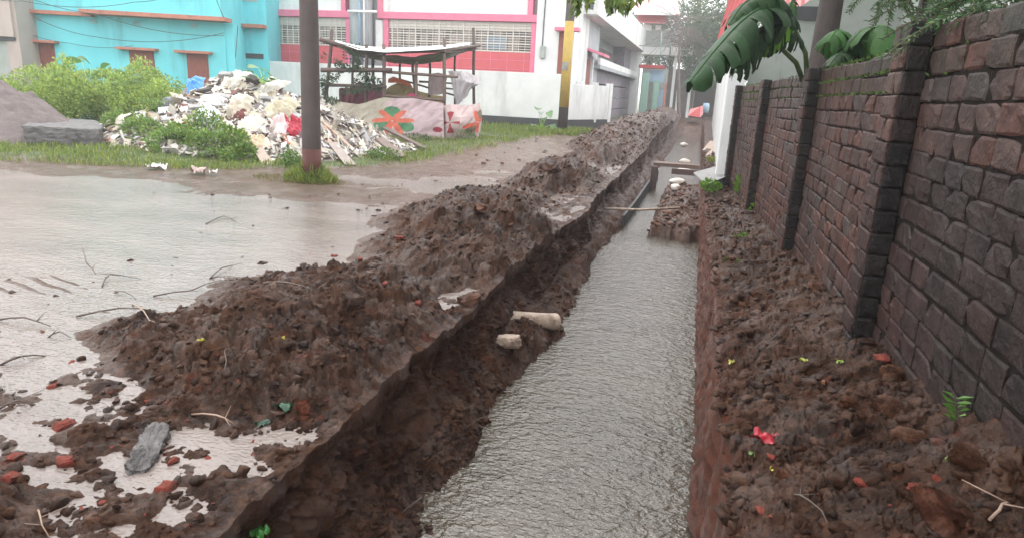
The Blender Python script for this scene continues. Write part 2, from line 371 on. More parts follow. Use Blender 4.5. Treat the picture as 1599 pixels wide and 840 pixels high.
we = np.interp(Ys, [0, 2.3, 2.9, 3.6, 4.4, 5.2, 5.9, 6.6, 7.6, 8.3, 9.0, 9.8, 11, 13, 40], [-1.15, -1.15, -1.20, -1.26, -1.33, -1.30, -1.16, -1.08, -1.20, -1.22, -1.36, -1.36, -1.20, -1.2, -1.12])[:, None]
we = we + 0.04 * fbm2(Ys * 2.3, Ys * 0, 3, 121)[:, None]
XC = XB[:, -1:] + (we + 0.14 - XB[:, -1:]) * t
YC = np.broadcast_to(Y2, XC.shape) + 0
ZC = zb_bot * depth[:, None] + (-0.86 - zb_bot) * (0.28 * t + 0.72 * t ** 2.2) * depth[:, None]
ZC = ZC + np.clip(np.sin(PI * np.clip(t, 0, 1)), 0, 1) ** 0.5 * (0.045 * fbm2(XC * 4, YC * 4, 3, 123) + 1.2 * lumps(XC, YC + 40) - 0.02) * depth[:, None]
nD = 90; t = np.linspace(0, 1, nD + 2)[1:-1][None, :]
XR0 = XR[:, None] - 0.03
XD = XC[:, -1:] + (XR0 - XC[:, -1:]) * t
YD = np.broadcast_to(Y2, XD.shape) + 0
blk = sstep(11.2, 11.5, YD + 0.35 * fbm2(XD * 4, YD * 3, 2, 131)) * sstep(19, 17, YD) * sstep(-0.75, -0.52, XD + 0.10 * fbm2(YD * 2, XD * 2, 3, 133))
ZD = -0.92 + blk * (0.42 + 0.06 * fbm2(XD * 3, YD * 3, 3, 135) + 1.2 * lumps(XD, YD))
ZD = ZD * depth[:, None]
nE = 90; t = np.linspace(0, 1, nE + 1)[1:][None, :]
zr = np.interp(Ys, [0, 3, 6, 9, 12, 18, 30], [0.08, 0.06, 0.03, -0.03, -0.10, -0.10, 0.0])[:, None]
XF0 = XR[:, None] + 0.05
ZE = ZD[:, -1:] + (zr - ZD[:, -1:]) * t
YE = np.broadcast_to(Y2, ZE.shape) + 0
XE = XR0 + 0.08 * t + (0.022 * vn3(YE * 3, ZE * 14, YE * 0, 141) + 0.012 * vn3(YE * 12, ZE * 30, YE * 0, 143) + 0.018 * np.abs(vn3(YE * 7, ZE * 5, YE * 0, 145))) * np.sin(PI * np.clip(t, 0, 1)) ** 0.4
tF = np.concatenate([np.linspace(0, 1, 231)[1:], 1 + np.array([0.05, 0.1, 0.2, 0.35, 0.6, 1.2, 2.5, 5, 10, 20, 50, 120, 400])])[None, :]
XF = XF0 + (wallX(Ys)[:, None] + 0.12 - XF0) * tF
YF = np.broadcast_to(Y2, XF.shape) + 0
hF, turfF, siltF = right_top(XF, YF)
w = sstep(0, 0.06, tF); hF = zr * (1 - w) + hF * w
w = sstep(0.0, 0.10, tF[:, ::1]); z_e = ZE[:, -1:]
def cat(*a): return np.concatenate(a, 1)
GX = cat(XA, XB, XC, XD, XE, XF); GY = cat(YA, YB, YC, YD, YE, YF); GZ = cat(hA, ZB, ZC, ZD, ZE, hF)
z_ = np.zeros
turf = cat(turfA, z_(XB.shape), z_(XC.shape), z_(XD.shape), z_(XE.shape), turfF)
silt = cat(siltA, z_(XB.shape), z_(XC.shape), 0.3 + z_(XD.shape), z_(XE.shape), siltF)
redc = cat(z_(XA.shape), 0.16 + z_(XB.shape), 0.10 + z_(XC.shape), 0.25 * blk, 0.85 + z_(XE.shape), 0.75 * np.exp(-np.clip(tF, 0, 9) / 0.06) + 0 * XF)
# the sheet is bent slightly sideways in y so that the rows do not show
NCc = GX.shape[1]
Vg = np.stack([GX.ravel(), GY.ravel(), GZ.ravel()], 1)
ii = (np.arange(NR - 1)[:, None] * NCc + np.arange(NCc - 1)[None, :]).ravel()
Fg = np.stack([ii, ii + 1, ii + 1 + NCc, ii + NCc], 1)
g = npmesh('ground', Vg, Fg, M['ground'], col=np.stack([turf.ravel(), silt.ravel(), redc.ravel()], 1)); tag(g, kind='structure')

def ground_z(x, y):
    X = np.array([float(x)]); Y = np.array([float(y)])
    if x < lipL(Y)[0]: return float(left_top(X, Y)[0][0])
    if x > lipR(Y)[0]: return float(right_top(X, Y)[0][0])
    return -0.7

from mathutils.bvhtree import BVHTree
_r = (Ys > 2) & (Ys < 13); _c0, _c1 = XA.shape[1], XA.shape[1] + nB + nC; _sx = np.stack([GX, GY, GZ], -1)[_r][:, _c0:_c1]; _n0, _n1 = _sx.shape[:2]
_i = (np.arange(_n0 - 1)[:, None] * _n1 + np.arange(_n1 - 1)).ravel(); _bvh = BVHTree.FromPolygons(_sx.reshape(-1, 3).tolist(), np.stack([_i, _i + 1, _i + 1 + _n1, _i + _n1], 1).tolist())
def trench_hit(px, py):
    h = _bvh.ray_cast(Vector((0, 0, CAMH)), Vector([float(v) for v in ray(px, py)]).normalized()); return h[0]

# water in the trench
def sheet(name, x0f, x1f, ys, nx, z, m):
    ys = np.array(ys); t = np.linspace(0, 1, nx); X = x0f(ys)[:, None] + (x1f(ys) - x0f(ys))[:, None] * t
    Y = np.broadcast_to(ys[:, None], X.shape); V = np.stack([X.ravel(), Y.ravel(), np.full(X.size, z)], 1)
    i = (np.arange(len(ys) - 1)[:, None] * nx + np.arange(nx - 1)[None, :]).ravel()
    return npmesh(name, V, np.stack([i, i + 1, i + 1 + nx, i + nx], 1), m)
w1 = sheet('water', lambda y: 0 * y - 1.47, lambda y: 0 * y + 0.255, np.linspace(-2.9, 43, 40), 3, -0.70, M['trench_water']); tag(w1, kind='structure')
w2 = sheet('puddle_water', lambda y: 0 * y - 40.0, lambda y: lipL(y) - 0.07, np.linspace(-2.9, 60, 1200), 2, 0.0, M['puddle']); tag(w2, kind='structure')

# clods: small loose lumps lying over the dug earth
def ico(sub=1):
    import bmesh
    bm = bmesh.new(); bmesh.ops.create_icosphere(bm, subdivisions=sub, radius=1)
    V = np.array([v.co[:] for v in bm.verts]); F = np.array([[v.index for v in f.verts] for f in bm.faces]); bm.free(); return V, F
IV2, IF2 = ico(2); IV3, IF3 = ico(3)
def rock_shape(V, seed, amp=0.35):
    n = vn3(V[:, 0] * 1.3 + seed * 7.1, V[:, 1] * 1.3, V[:, 2] * 1.3, seed) * amp + vn3(V[:, 0] * 3.1 + seed, V[:, 1] * 3.1, V[:, 2] * 3.1, seed + 3) * amp * 0.45
    V = V * (1 + n)[:, None]
    for q in range(9):                                       # broken flat faces
        d = RS.normal(size=3); d /= np.linalg.norm(d); k = V @ d; lim = RS.uniform(0.40, 0.8)
        V = V - np.outer(np.clip(k - lim, 0, None), d)
    return V
TPL = [rock_shape(IV2, k) for k in range(14)]
def rotmats(n):
    q = RS.normal(size=(n, 4)); q /= np.linalg.norm(q, axis=1)[:, None]; a, b, c, d = q.T
    return np.stack([np.stack([a*a+b*b-c*c-d*d, 2*(b*c-a*d), 2*(b*d+a*c)], -1), np.stack([2*(b*c+a*d), a*a-b*b+c*c-d*d, 2*(c*d-a*b)], -1),
                     np.stack([2*(b*d-a*c), 2*(c*d+a*b), a*a-b*b-c*c+d*d], -1)], 1)
def scatter_rocks(name, P, S, m, tone=None, squash=0.75):
    n = len(P); R = rotmats(n); ti = RS.randint(0, len(TPL), n)
    T = np.stack(TPL)[ti]; sc3 = np.stack([RS.uniform(0.7, 1.2, n), RS.uniform(0.7, 1.2, n), RS.uniform(0.5, 0.9, n)], 1)
    V = np.einsum('nij,nkj->nki', R, T * sc3[:, None, :]) * S[:, None, None]; V[:, :, 2] *= squash
    V = V + P[:, None, :]; k = T.shape[1]
    F = IF2[None] + (np.arange(n) * k)[:, None, None]
    tn = (RS.uniform(0.6, 1.35, n)[:, None] * np.ones(3)) if tone is None else tone
    return npmesh(name, V.reshape(-1, 3), F.reshape(-1, 3), m, col=np.repeat(tn, k, 0))
def pts_left(n):
    X = RS.uniform(-5.2, -1.52, n * 6); Y = 1.0 * (34 / 1.0) ** RS.uniform(0, 1, n * 6)
    hm = hmound(X, Y); nr = sstep(-3.9, -3.0, X) * sstep(3.2, 2.6, Y); keep = (RS.uniform(size=len(X)) < 0.03 + sstep(0.01, 0.10, hm) + .40 * nr * (fbm2(X * 2.5, Y * 2.5, 2, 97) > -.1) + .35 * np.exp(-((X + 1.95) / .35) ** 2)) & (X < lipL(Y) - 0.01)
    X = X[keep][:n]; Y = Y[keep][:n]; h = left_top(X, Y)[0]; return np.stack([X, Y, h], 1)
def pts_right(n):
    Y = 1.6 * (22 / 1.6) ** RS.uniform(0, 1, n); X = 0.26 + (wallX(Y) - 0.28) * RS.uniform(0, 1, n)
    return np.stack([X, Y, right_top(X, Y)[0]], 1)
def sizes(n, Y, lo=0.006, hi=0.05): return np.clip(lo * (hi / lo) ** (RS.uniform(0, 1, n) ** 1.8) * (1 + 0.05 * Y), 0.005, 0.12)
X = RS.uniform(-7.5, -2.2, 900); Y = RS.uniform(1.6, 10.5, 900); k = (X < -2.2 - .1 * Y) & (RS.uniform(size=900) < np.exp((X + 2.6) * .55)); X, Y = X[k], Y[k]; P = np.stack([X, Y, left_top(X, Y)[0]], 1)
c = scatter_rocks('mud_clods', P, np.clip(.008 * 5 ** (RS.uniform(0, 1, len(P)) ** 2.5), .006, .04), M['clod']); tag(c, 'dark crumbs of mud dotted over the flooded road', 'mud', kind='stuff')
P = pts_left(13000); c = scatter_rocks('mud_clods', P, sizes(len(P), P[:, 1], .004, .04), M['clod'])
tag(c, 'brown wet earth clods strewn over the spoil heaps left of the trench', 'mud', kind='stuff')
i = RS.randint(0, NR - 200, 4200); i = i[(Ys[i] > 1.5) & (Ys[i] < 20)]; j = RS.randint(10, nC - 12, len(i)); P = np.stack([XC[i, j], YC[i, j], ZC[i, j]], 1)
c = scatter_rocks('mud_clods', P, sizes(len(P), P[:, 1], .004, .035), M['clod']); tag(c, 'crumbled wet earth on the ledge inside the left trench side', 'mud', kind='stuff')
i = RS.randint(0, NR - 60, 60000); i = i[(Ys[i] > 11.3) & (Ys[i] < 18.5)]; j = RS.randint(0, nD, len(i)); k = ZD[i, j] > -.68; i, j = i[k][:900], j[k][:900]; P = np.stack([XD[i, j], YD[i, j], ZD[i, j]], 1)
c = scatter_rocks('mud_clods', P, .012 * 7 ** (RS.uniform(0, 1, len(P)) ** 2), M['clod'], tone=RS.uniform(.8, 2.2, len(P))[:, None] * np.ones(3)); tag(c, 'lumps of earth and brick on the block narrowing the far trench', 'mud', kind='stuff')
P = pts_right(7500); S = np.clip(.004 * 12 ** (RS.uniform(0, 1, len(P)) ** 3.2) * (1 + .05 * P[:, 1]), .004, .07); tn = RS.uniform(0.6, 1.4, len(P))[:, None] * np.ones(3)
c = scatter_rocks('mud_clods', P, S, M['clod'], tone=tn); tag(c, 'loose wet clods on the earth bank below the brick wall', 'mud', kind='stuff')

n = 420; X = np.where(RS.uniform(size=n) < .7, RS.uniform(-3.4, -1.6, n), RS.uniform(.3, 1.0, n)); Y = RS.uniform(1.5, 3.2, n); Y = np.where(X > 0, RS.uniform(2, 5.5, n), Y + (RS.uniform(size=n) < .25) * RS.uniform(0, 3, n))
P = np.stack([X, Y, np.where(X < 0, left_top(X, Y)[0], right_top(X, Y)[0])], 1); P = P[P[:, 2] > -.012]
# ================================================================== MATERIALS OF THINGS
M['brick'] = mat('old_brick', (1.15, 1.1, 1.1), 0.5, (0.50, 0.46, 0.46), 7, (0.16, 0.15, 0.12), 1.6, bump=1.0, bscale=24, tone=True, coat=0.0, spec=.28, contrast=.16)
M['mortar'] = mat('dark_mortar', (0.009, 0.007, 0.006), 0.95, (0.020, 0.015, 0.012), 4, spec=.1, bump=0.6, bscale=50)
M['moss'] = mat('moss', (0.06, 0.11, 0.015), 0.8, (0.10, 0.17, 0.03), 6, tone=True)
M['plaster_w'] = mat('white_plaster', (0.78, 0.78, 0.76), 0.75, (0.62, 0.63, 0.62), 1.1, (0.38, 0.39, 0.37), 1.0, bump=0.15, bscale=30, vstreak=True)
M['plaster_g'] = mat('grey_plaster', (0.42, 0.44, 0.45), 0.8, (0.33, 0.35, 0.36), 1.4, (0.20, 0.21, 0.19), 1.2, bump=0.25, bscale=25, vstreak=True)
M['plaster_old'] = mat('mossy_plaster', (0.40, 0.42, 0.40), 0.85, (0.28, 0.31, 0.27), 1.6, (0.10, 0.12, 0.08), 1.1, bump=0.4, bscale=20, vstreak=True)
M['teal'] = mat('teal_paint', (0.17, 0.66, 0.72), 0.7, (0.13, 0.56, 0.62), .8, (0.09, 0.36, 0.39), 0.8, bump=0.12, bscale=30, vstreak=True)
M['beige'] = mat('beige_plaster', (0.46, 0.38, 0.34), 0.8, (0.38, 0.32, 0.29), 1.2, (0.24, 0.21, 0.19), 1.0, bump=0.2, bscale=25, vstreak=True)
M['terracotta'] = mat('terracotta_ledge', (0.50, 0.20, 0.13), 0.75, (0.38, 0.15, 0.10), 4, (0.16, 0.09, 0.07), 3, bump=0.2, bscale=40)
M['shutter'] = mat('brown_shutter', (0.27, 0.085, 0.055), 0.65, (0.20, 0.06, 0.04), 5, bump=0.25, bscale=30)
M['pink'] = mat('pink_paint', (0.72, 0.20, 0.30), 0.65, (0.64, 0.17, 0.26), 3, (0.45, 0.14, 0.18), 2.5, bump=0.1, bscale=40)
M['redtile'] = mat('red_panel', (0.60, 0.11, 0.12), 0.55, (0.50, 0.09, 0.10), 2.5, bump=0.15, bscale=20)
M['black_plinth'] = mat('black_plinth', (0.035, 0.037, 0.04), 0.7, (0.06, 0.06, 0.06), 3, bump=0.3, bscale=30)
M['grill'] = mat('grille_metal', (0.62, 0.58, 0.52), 0.5)
M['dark_room'] = mat('dark_room', (0.10, 0.095, 0.09), 0.8, (0.25, 0.22, 0.19), 1.3)
M['redtin'] = mat('red_tin', (0.42, 0.035, 0.035), 0.4, (0.33, 0.03, 0.03), 3, bump=0.1)
M['pinktin'] = mat('pink_tin', (0.72, 0.18, 0.20), 0.45, (0.62, 0.25, 0.25), 2)
M['stone'] = mat('stone_cladding', (0.26, 0.23, 0.26), 0.7, (0.17, 0.15, 0.17), 2.2, (0.09, 0.085, 0.09), 3.5, bump=0.6, bscale=9)
M['concrete'] = mat('weathered_concrete', (0.30, 0.29, 0.28), 0.6, (0.17, 0.165, 0.16), 5, (0.08, 0.075, 0.07), 5, bump=0.6, bscale=30, coat=0.25)
M['pole'] = mat('brown_pole', (0.058, 0.044, 0.040), 0.65, (0.095, 0.075, 0.068), 3, (0.05, 0.04, 0.035), 4, bump=0.5, bscale=24, tone=True, vstreak=True, spec=.3)
M['paint_y'] = mat('yellow_paint', (0.50, 0.33, 0.05), 0.7, (0.38, 0.27, 0.07), 5, (0.22, 0.17, 0.12), 3.2, bump=0.2)
M['bark'] = mat('dark_bark', (0.040, 0.030, 0.026), 0.75, (0.075, 0.055, 0.048), 7, (0.02, 0.02, 0.016), 5, bump=1.0, bscale=28, vstreak=True, tone=True)
M['leaf'] = mat('leaf', (1, 1, 1), 0.45, tone=True, trans=0.35)
M['banana'] = mat('banana_leaf', (1, 1, 1), 0.42, (.8, .85, .7), 9, (.55, .5, .2), 4, tone=True, trans=0.25, bump=0.3, bscale=30, spec=.22)
M['wood'] = mat('grey_wood', (0.15, 0.12, 0.10), 0.75, (0.09, 0.07, 0.06), 6, bump=0.6, bscale=22, tone=True)
M['bamboo'] = mat('dark_bamboo', (0.10, 0.065, 0.05), 0.6, (0.06, 0.045, 0.038), 6, bump=0.4, bscale=25, tone=True)
M['cloth'] = mat('cloth', (1, 1, 1), 0.85, (0.86, 0.85, 0.84), 4, (0.66, 0.60, 0.55), 2.0, bump=0.35, bscale=12, tone=True)
M['plastic'] = mat('plastic_sheet', (1, 1, 1), 0.32, tone=True, bump=0.3, bscale=10)
M['debris'] = mat('debris', (1, 1, 1), 0.75, (0.75, 0.73, 0.70), 6, (0.45, 0.40, 0.36), 4, tone=True, bump=0.3, bscale=20)
M['redbrick'] = mat('broken_red_brick', (0.23, 0.032, 0.018), 0.75, (0.055, 0.028, 0.017), 16, (0.04, 0.022, 0.015), 5, bump=0.9, bscale=45, spec=.3)
M['pvc'] = mat('muddy_pipe', (0.55, 0.45, 0.36), 0.5, (0.26, 0.17, 0.12), 9, (0.06, 0.035, 0.022), 9, bump=0.8, bscale=30)
M['slab'] = mat('slab_concrete', (0.15, 0.14, 0.138), 0.6, (0.065, 0.058, 0.055), 5, (0.022, 0.018, 0.016), 4, bump=1.0, bscale=18)
M['twig'] = mat('twig', (0.07, 0.045, 0.035), 0.6, (0.13, 0.10, 0.08), 10, bump=0.5, bscale=60, tone=True)
M['wire'] = mat('black_cable', (0.04, 0.05, 0.055), 0.6)
M['green_paint'] = mat('green_paint', (0.20, 0.36, 0.29), 0.7, (0.27, 0.40, 0.34), 3)
M['blue_paint'] = mat('blue_paint', (0.26, 0.38, 0.50), 0.7, (0.34, 0.44, 0.54), 2)
M['white_paint'] = mat('white_pipe_paint', (0.80, 0.80, 0.80), 0.4)
M['sand'] = mat('grey_sand', (0.17, 0.135, 0.125), 0.8, (0.10, 0.08, 0.075), 3, (0.05, 0.04, 0.04), 7, bump=0.9, bscale=30)

c = scatter_rocks('brick_crumbs', P, .004 + .010 * RS.uniform(0, 1, len(P)) ** 2.5, M['redbrick']); tag(c, 'tiny red brick crumbs strewn through the mud', 'brick crumbs', kind='stuff')
# ================================================================== BRICK WALL
def ztop(Y): return float(np.interp(Y, [0, 4.3, 4.36, 7.7, 14.5], [2.06, 2.06, 1.985, 1.965, 1.90]))
def wdir(Y):
    e = 0.05; d = Vector((float(wallX(Y + e) - wallX(Y - e)), 2 * e, 0)).normalized(); return d
NU, NV = 6, 5
def brick_patch(Vl, Fl, Cl, P, u, v, n, lu, lv, tone, bulge=0.006, depth=0.05, amp=0.0026):
    """a worn brick: its face is a bulged, chipped grid, its sides run back into the wall"""
    b = len(Vl); seed = random.random() * 99
    ea, ec = min(.30, .012 / (lu / 2)), min(.35, .011 / (lv / 2)); ga = [-1, -1 + ea, -.4 + random.uniform(-.1, .1), .35 + random.uniform(-.1, .1), 1 - ea, 1]; gc = [-1, -1 + ec, random.uniform(-.2, .2), 1 - ec, 1]
    chip = [random.random() < .22 for _ in range(4)]
    for j in range(NV):
        for i in range(NU):
            a = ga[i]; c = gc[j]; rim = (abs(a) == 1) or (abs(c) == 1)
            e = bulge * (0 if rim else 1) + amp * (random.random() * 2 - 1)
            ck = 1.0
            if abs(a) > .8 and abs(c) > .7 and chip[(a > 0) + 2 * (c > 0)]: e -= .012; ck = random.uniform(.86, .95)
            q = P + u * (a * ck * lu / 2 + random.uniform(-.003, .003)) + v * (c * ck * lv / 2 + random.uniform(-.003, .003)) + n * e
            Vl.append(q[:]); Cl.append(tone)
    for j in range(NV - 1):
        for i in range(NU - 1):
            k = b + j * NU + i; Fl.append((k, k + 1, k + 1 + NU, k + NU))
    ring = [(i, 0) for i in range(NU)] + [(NU - 1, j) for j in range(1, NV)] + [(i, NV - 1) for i in range(NU - 2, -1, -1)] + [(0, j) for j in range(NV - 2, 0, -1)]
    b2 = len(Vl)
    for (i, j) in ring:
        q = Vector(Vl[b + j * NU + i]) - n * depth; Vl.append(q[:]); Cl.append(tone)
    m = len(ring)
    for k in range(m):
        i0, j0 = ring[k]; i1, j1 = ring[(k + 1) % m]
        Fl.append((b + j0 * NU + i0, b2 + k, b2 + (k + 1) % m, b + j1 * NU + i1))
def brick_tone(x, y, z, dark=0):
    g = random.random(); f = random.uniform(0.7, 1.2)
    redz = max(0, vn2(np.array([y * 0.9]), np.array([z * 1.6]), 7)[0])
    c = Vector((0.150, 0.085, 0.068)) if g < 0.6 else Vector((0.185, 0.075, 0.052)) if g < 0.85 else Vector((0.13, 0.10, 0.088))
    c = c.lerp(Vector((0.22, 0.07, 0.045)), 0.6 * redz)
    wet = max(0, vn2(np.array([y * 0.6 + 9]), np.array([z * 0.9]), 17)[0]); c = c.lerp(Vector((0.045, 0.04, 0.036)), 0.7 * wet)
    if y < 4.4 and z < 1.45: c = c.lerp(Vector((0.045, 0.030, 0.028)), 0.7)  # shade on the near, low bricks painted into their tone
    if z > ztop(y) - 0.3: c = c.lerp(Vector((0.07, 0.085, 0.04)), random.uniform(0, 0.45))
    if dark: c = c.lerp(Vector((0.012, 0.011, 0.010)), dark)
    return tuple(c * f * .50)  # overall factor puts extra tree shade into the brick colour
CRS = 0.123
wall = empty('brick_wall', (1.1, 0.5, 0), 'long weathered dark brick wall with pilasters and mossy top, right of the trench', 'wall')
PIL = [4.0, 7.3, 10.6, 13.9]
def panel(y0, y1, idx):
    Vl, Fl, Cl = [], [], []
    zt = ztop((y0 + y1) / 2); nrow = int((zt + 0.35) / CRS) + 1
    for r in range(nrow):
        zc = zt - CRS * (r + 0.5)
        y = y0 + (0.02 if r % 2 else -0.12) + random.uniform(-0.03, 0.03)
        while y < y1:
            L_ = random.uniform(0.19, 0.27); a, b = max(y, y0 + 0.004), min(y + L_, y1 - 0.004); y += L_
            if b - a < 0.05: continue
            if r == 0 and random.random() < 0.06: continue
            ym = (a + b) / 2; d = wdir(ym); n = Vector((-d.y, d.x, 0)); gap = random.uniform(0.006, 0.011)
            off = random.uniform(-0.006, 0.006)
            tilt = random.uniform(-0.02, 0.02); vv = Vector((0, 0, 1)) + d * tilt
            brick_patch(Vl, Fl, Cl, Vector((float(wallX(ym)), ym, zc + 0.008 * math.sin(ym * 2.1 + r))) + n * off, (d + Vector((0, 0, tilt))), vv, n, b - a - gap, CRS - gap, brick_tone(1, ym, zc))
    Vw = np.array(Vl) - np.array([1.1, 0.5, 0])
    npmesh('panel', Vw, Fl, M['brick'], wall, smooth=False, col=np.array(Cl))
edges = [0.3] + PIL
for k in range(4):
    a = 0.3 if k == 0 else PIL[k - 1] + 0.36
    panel(a, PIL[k], k)
# mortar core
mb = MB((1.1, 0.5, 0))
ys_ = [0.3, 2.2, 4.3, 4.36, 7.3, 9, 10.6, 12.2, 14.26]
for a, b in zip(ys_[:-1], ys_[1:]):
    xa, xb = float(wallX(a)) + 0.006, float(wallX(b)) + 0.006; za, zb = ztop(a) - 0.02, ztop(b - 0.01) - 0.02
    mb.add([(xa, a, -0.4), (xb, b, -0.4), (xb, b, zb), (xa, a, za), (xa + 0.16, a, -0.4), (xb + 0.16, b, -0.4), (xb + 0.16, b, zb), (xa + 0.16, a, za)],
           [(0, 3, 2, 1), (4, 5, 6, 7), (3, 7, 6, 2), (0, 4, 7, 3), (1, 2, 6, 5)])
mb.build('mortar_core', M['mortar'], wall)
# top course seen from above: brick ends laid across
Vl, Fl, Cl = [], [], []
y = 0.3
while y < 14.2:
    L_ = random.uniform(0.11, 0.15); ym = y + L_ / 2; d = wdir(ym); n = Vector((-d.y, d.x, 0))
    brick_patch(Vl, Fl, Cl, Vector((float(wallX(ym)) + 0.085, ym, ztop(ym) - 0.010 + random.uniform(-.01, .008))), d, -n, Vector((0, 0, 1)), L_ - 0.012, 0.165, tuple(Vector(brick_tone(1, ym, 2)).lerp(Vector((0.06, 0.08, 0.03)), 0.35)), depth=0.03)
    y += L_
npmesh('coping', np.array(Vl) - np.array([1.1, 0.5, 0]), Fl, M['brick'], wall, smooth=False, col=np.array(Cl))
def pilaster(y0, w=0.27, proj=0.115):
    Vl, Fl, Cl = [], [], []; zt = ztop(y0 - 0.01) + 0.03; nrow = int((zt + 0.3) / CRS) + 1
    d = wdir(y0); n = Vector((-d.y, d.x, 0)); X0 = Vector((float(wallX(y0)), y0, 0))
    for r in range(nrow):
        zc = zt - CRS * (r + 0.5); dk = 0.0
        cuts = [0, w] if r % 2 else [0, w * 0.5, w]
        for a, b in zip(cuts[:-1], cuts[1:]):
            brick_patch(Vl, Fl, Cl, X0 + n * (proj + random.uniform(-.006, .004)) + d * ((a + b) / 2) + Vector((0, 0, zc)), d, Vector((0, 0, 1)), n, b - a - 0.008, CRS - 0.009, brick_tone(1, y0, zc, dk))
        # near-black flank that faces the camera
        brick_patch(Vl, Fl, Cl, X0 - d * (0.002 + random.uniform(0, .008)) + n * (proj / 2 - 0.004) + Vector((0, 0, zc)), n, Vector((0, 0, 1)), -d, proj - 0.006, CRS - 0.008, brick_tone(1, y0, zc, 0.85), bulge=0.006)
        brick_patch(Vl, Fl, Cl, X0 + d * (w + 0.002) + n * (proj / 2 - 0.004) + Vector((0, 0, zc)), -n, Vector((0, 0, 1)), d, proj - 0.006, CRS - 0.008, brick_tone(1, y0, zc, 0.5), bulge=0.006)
    o = npmesh('pilaster', np.array(Vl) - np.array([1.1, 0.5, 0]), Fl, M['brick'], wall, smooth=False, col=np.array(Cl))
    m = MB((1.1, 0.5, 0)); c = X0 + d * (w / 2) + n * (proj / 2 - 0.008)
    R = Matrix(((d.x, n.x, 0), (d.y, n.y, 0), (0, 0, 1)))
    m.box(c + Vector((0, 0, (zt - 0.35) / 2)), (w - 0.02, proj, zt + 0.33), R); core = m.build('mortar', M['mortar'], o)
for y0 in PIL: pilaster(y0)

# ---------------------------------------------------------------- leaves
def leafmesh(name, P, D, size, ratio, m, parent=None, tone=None, fold=0.25, org=(0, 0, 0), curl=0.2):
    """leaf blades: six-sided folded shapes at points P pointing along D"""
    P = np.asarray(P, float) - np.array([float(q) for q in org]); n = len(P); D = np.asarray(D, float); D = D / (np.linalg.norm(D, axis=1)[:, None] + 1e-9)
    r = RS.normal(size=(n, 3)); S = np.cross(D, r); S /= np.linalg.norm(S, axis=1)[:, None] + 1e-9; U = np.cross(S, D)
    size = np.asarray(size) * np.ones(n); L_ = size[:, None]; W_ = (size * ratio)[:, None]
    p0 = P; p1 = P + D * L_ * 0.45 + S * W_ * 0.5 + U * W_ * fold; p2 = P + D * L_ + U * L_ * -curl; p3 = P + D * L_ * 0.45 - S * W_ * 0.5 + U * W_ * fold
    V = np.stack([p0, p1, p2, p3], 1).reshape(-1, 3); F = np.arange(n * 4).reshape(n, 4)
    F = np.concatenate([F[:, [0, 1, 2]], F[:, [0, 2, 3]]], 0)
    if tone is None: tone = np.tile([0.08, 0.14, 0.03], (n, 1))
    return npmesh(name, V, F, m, parent, smooth=False, col=np.repeat(tone, 4, 0))
def greens(n, base=(0.075, 0.14, 0.03), var=0.35, yellow=0.15):
    b = np.array(base) * RS.uniform(1 - var, 1 + var, (n, 1)); y = (RS.uniform(size=(n, 1)) < yellow) * RS.uniform(0, 1, (n, 1))
    return b * (1 + y * np.array([1.1, 0.55, 0.0]))
def blob(n, c, r, flat=1):
    d = RS.normal(size=(n, 3)); d /= np.linalg.norm(d, axis=1)[:, None]; q = RS.uniform(0.45, 1, (n, 1)) ** 0.6
    return np.array([float(x) for x in c]) + d * q * np.array(r) , d

# moss on the wall
n = 4200; Y = RS.uniform(0.6, 14.2, n); k = RS.uniform(size=n) < np.clip(0.45 + 0.9 * vn2(Y * 1.1, Y * 0 + 3, 5), 0.03, 1); Y = Y[k]; n = len(Y)
row = RS.choice([0, 0, 0, 1, 1, 2], n); off = np.where(row == 0, RS.uniform(-0.02, 0.15, n), -0.008)
Z = np.array([ztop(y) for y in Y]) - row * CRS + np.where(row == 0, 0.0, 0.0)
Pm = np.stack([wallX(Y) + off, Y, Z], 1); Dm = np.stack([RS.uniform(-0.9, 0.2, n), RS.uniform(-.5, .5, n), RS.uniform(0.1, 1, n)], 1)
o = leafmesh('moss', Pm, Dm, RS.uniform(0.012, 0.035, n), 0.6, M['moss'], tone=RS.uniform(0.4, 1.1, (n, 1)) * np.ones(3)); tag(o, 'bright green moss along the top courses of the brick wall', 'moss', kind='stuff')

# ================================================================== WHITE WALL BEYOND + HOUSE BEHIND THE BRICK WALL
ww = empty('white_wall', (0.7, 14.6, 0), 'tall white plastered wall running on beyond the end of the brick wall', 'wall')
m = MB((0.7, 14.6, 0))
m.slab4([(0.50, 14.6, -0.6), (0.78, 46, -0.3), (0.78, 46, 2.70), (0.50, 14.6, 2.60)], (0.22, 0, 0)); m.build('wall_face', M['plaster_w'], ww)
m = MB((0.7, 14.6, 0)); m.box((0.61, 14.45, 1.02), (0.34, 0.28, 3.3)); m.build('end_pillar', M['plaster_w'], ww, bevel=0.02)
m = MB((0.7, 14.6, 0)); m.box((0.61, 14.45, 2.71), (0.40, 0.34, 0.07)); m.build('cap', M['plaster_w'], ww)
gh = empty('grey_house', (3.4, 8, 0), 'grey plastered house with red roof edge behind the brick wall and banana leaves', 'house')
m = MB((3.4, 8, 0)); m.box((6.0, 9.9, 2.6), (5.0, 13.4, 5.2)); m.build('wall', M['plaster_old'], gh)
m = MB((3.4, 8, 0)); m.slab4([(2.0, 14.8, 0), (3.6, 15.0, 0), (3.6, 15.0, 3.9), (2.0, 14.8, 3.9)], (0, 0.25, 0)); m.slab4([(0.85, 14.62, 0), (2.0, 14.8, 0), (2.0, 14.8, 3.75), (0.85, 14.62, 2.9)], (0, 0.22, 0)); m.build('side_wall', M['plaster_old'], gh)
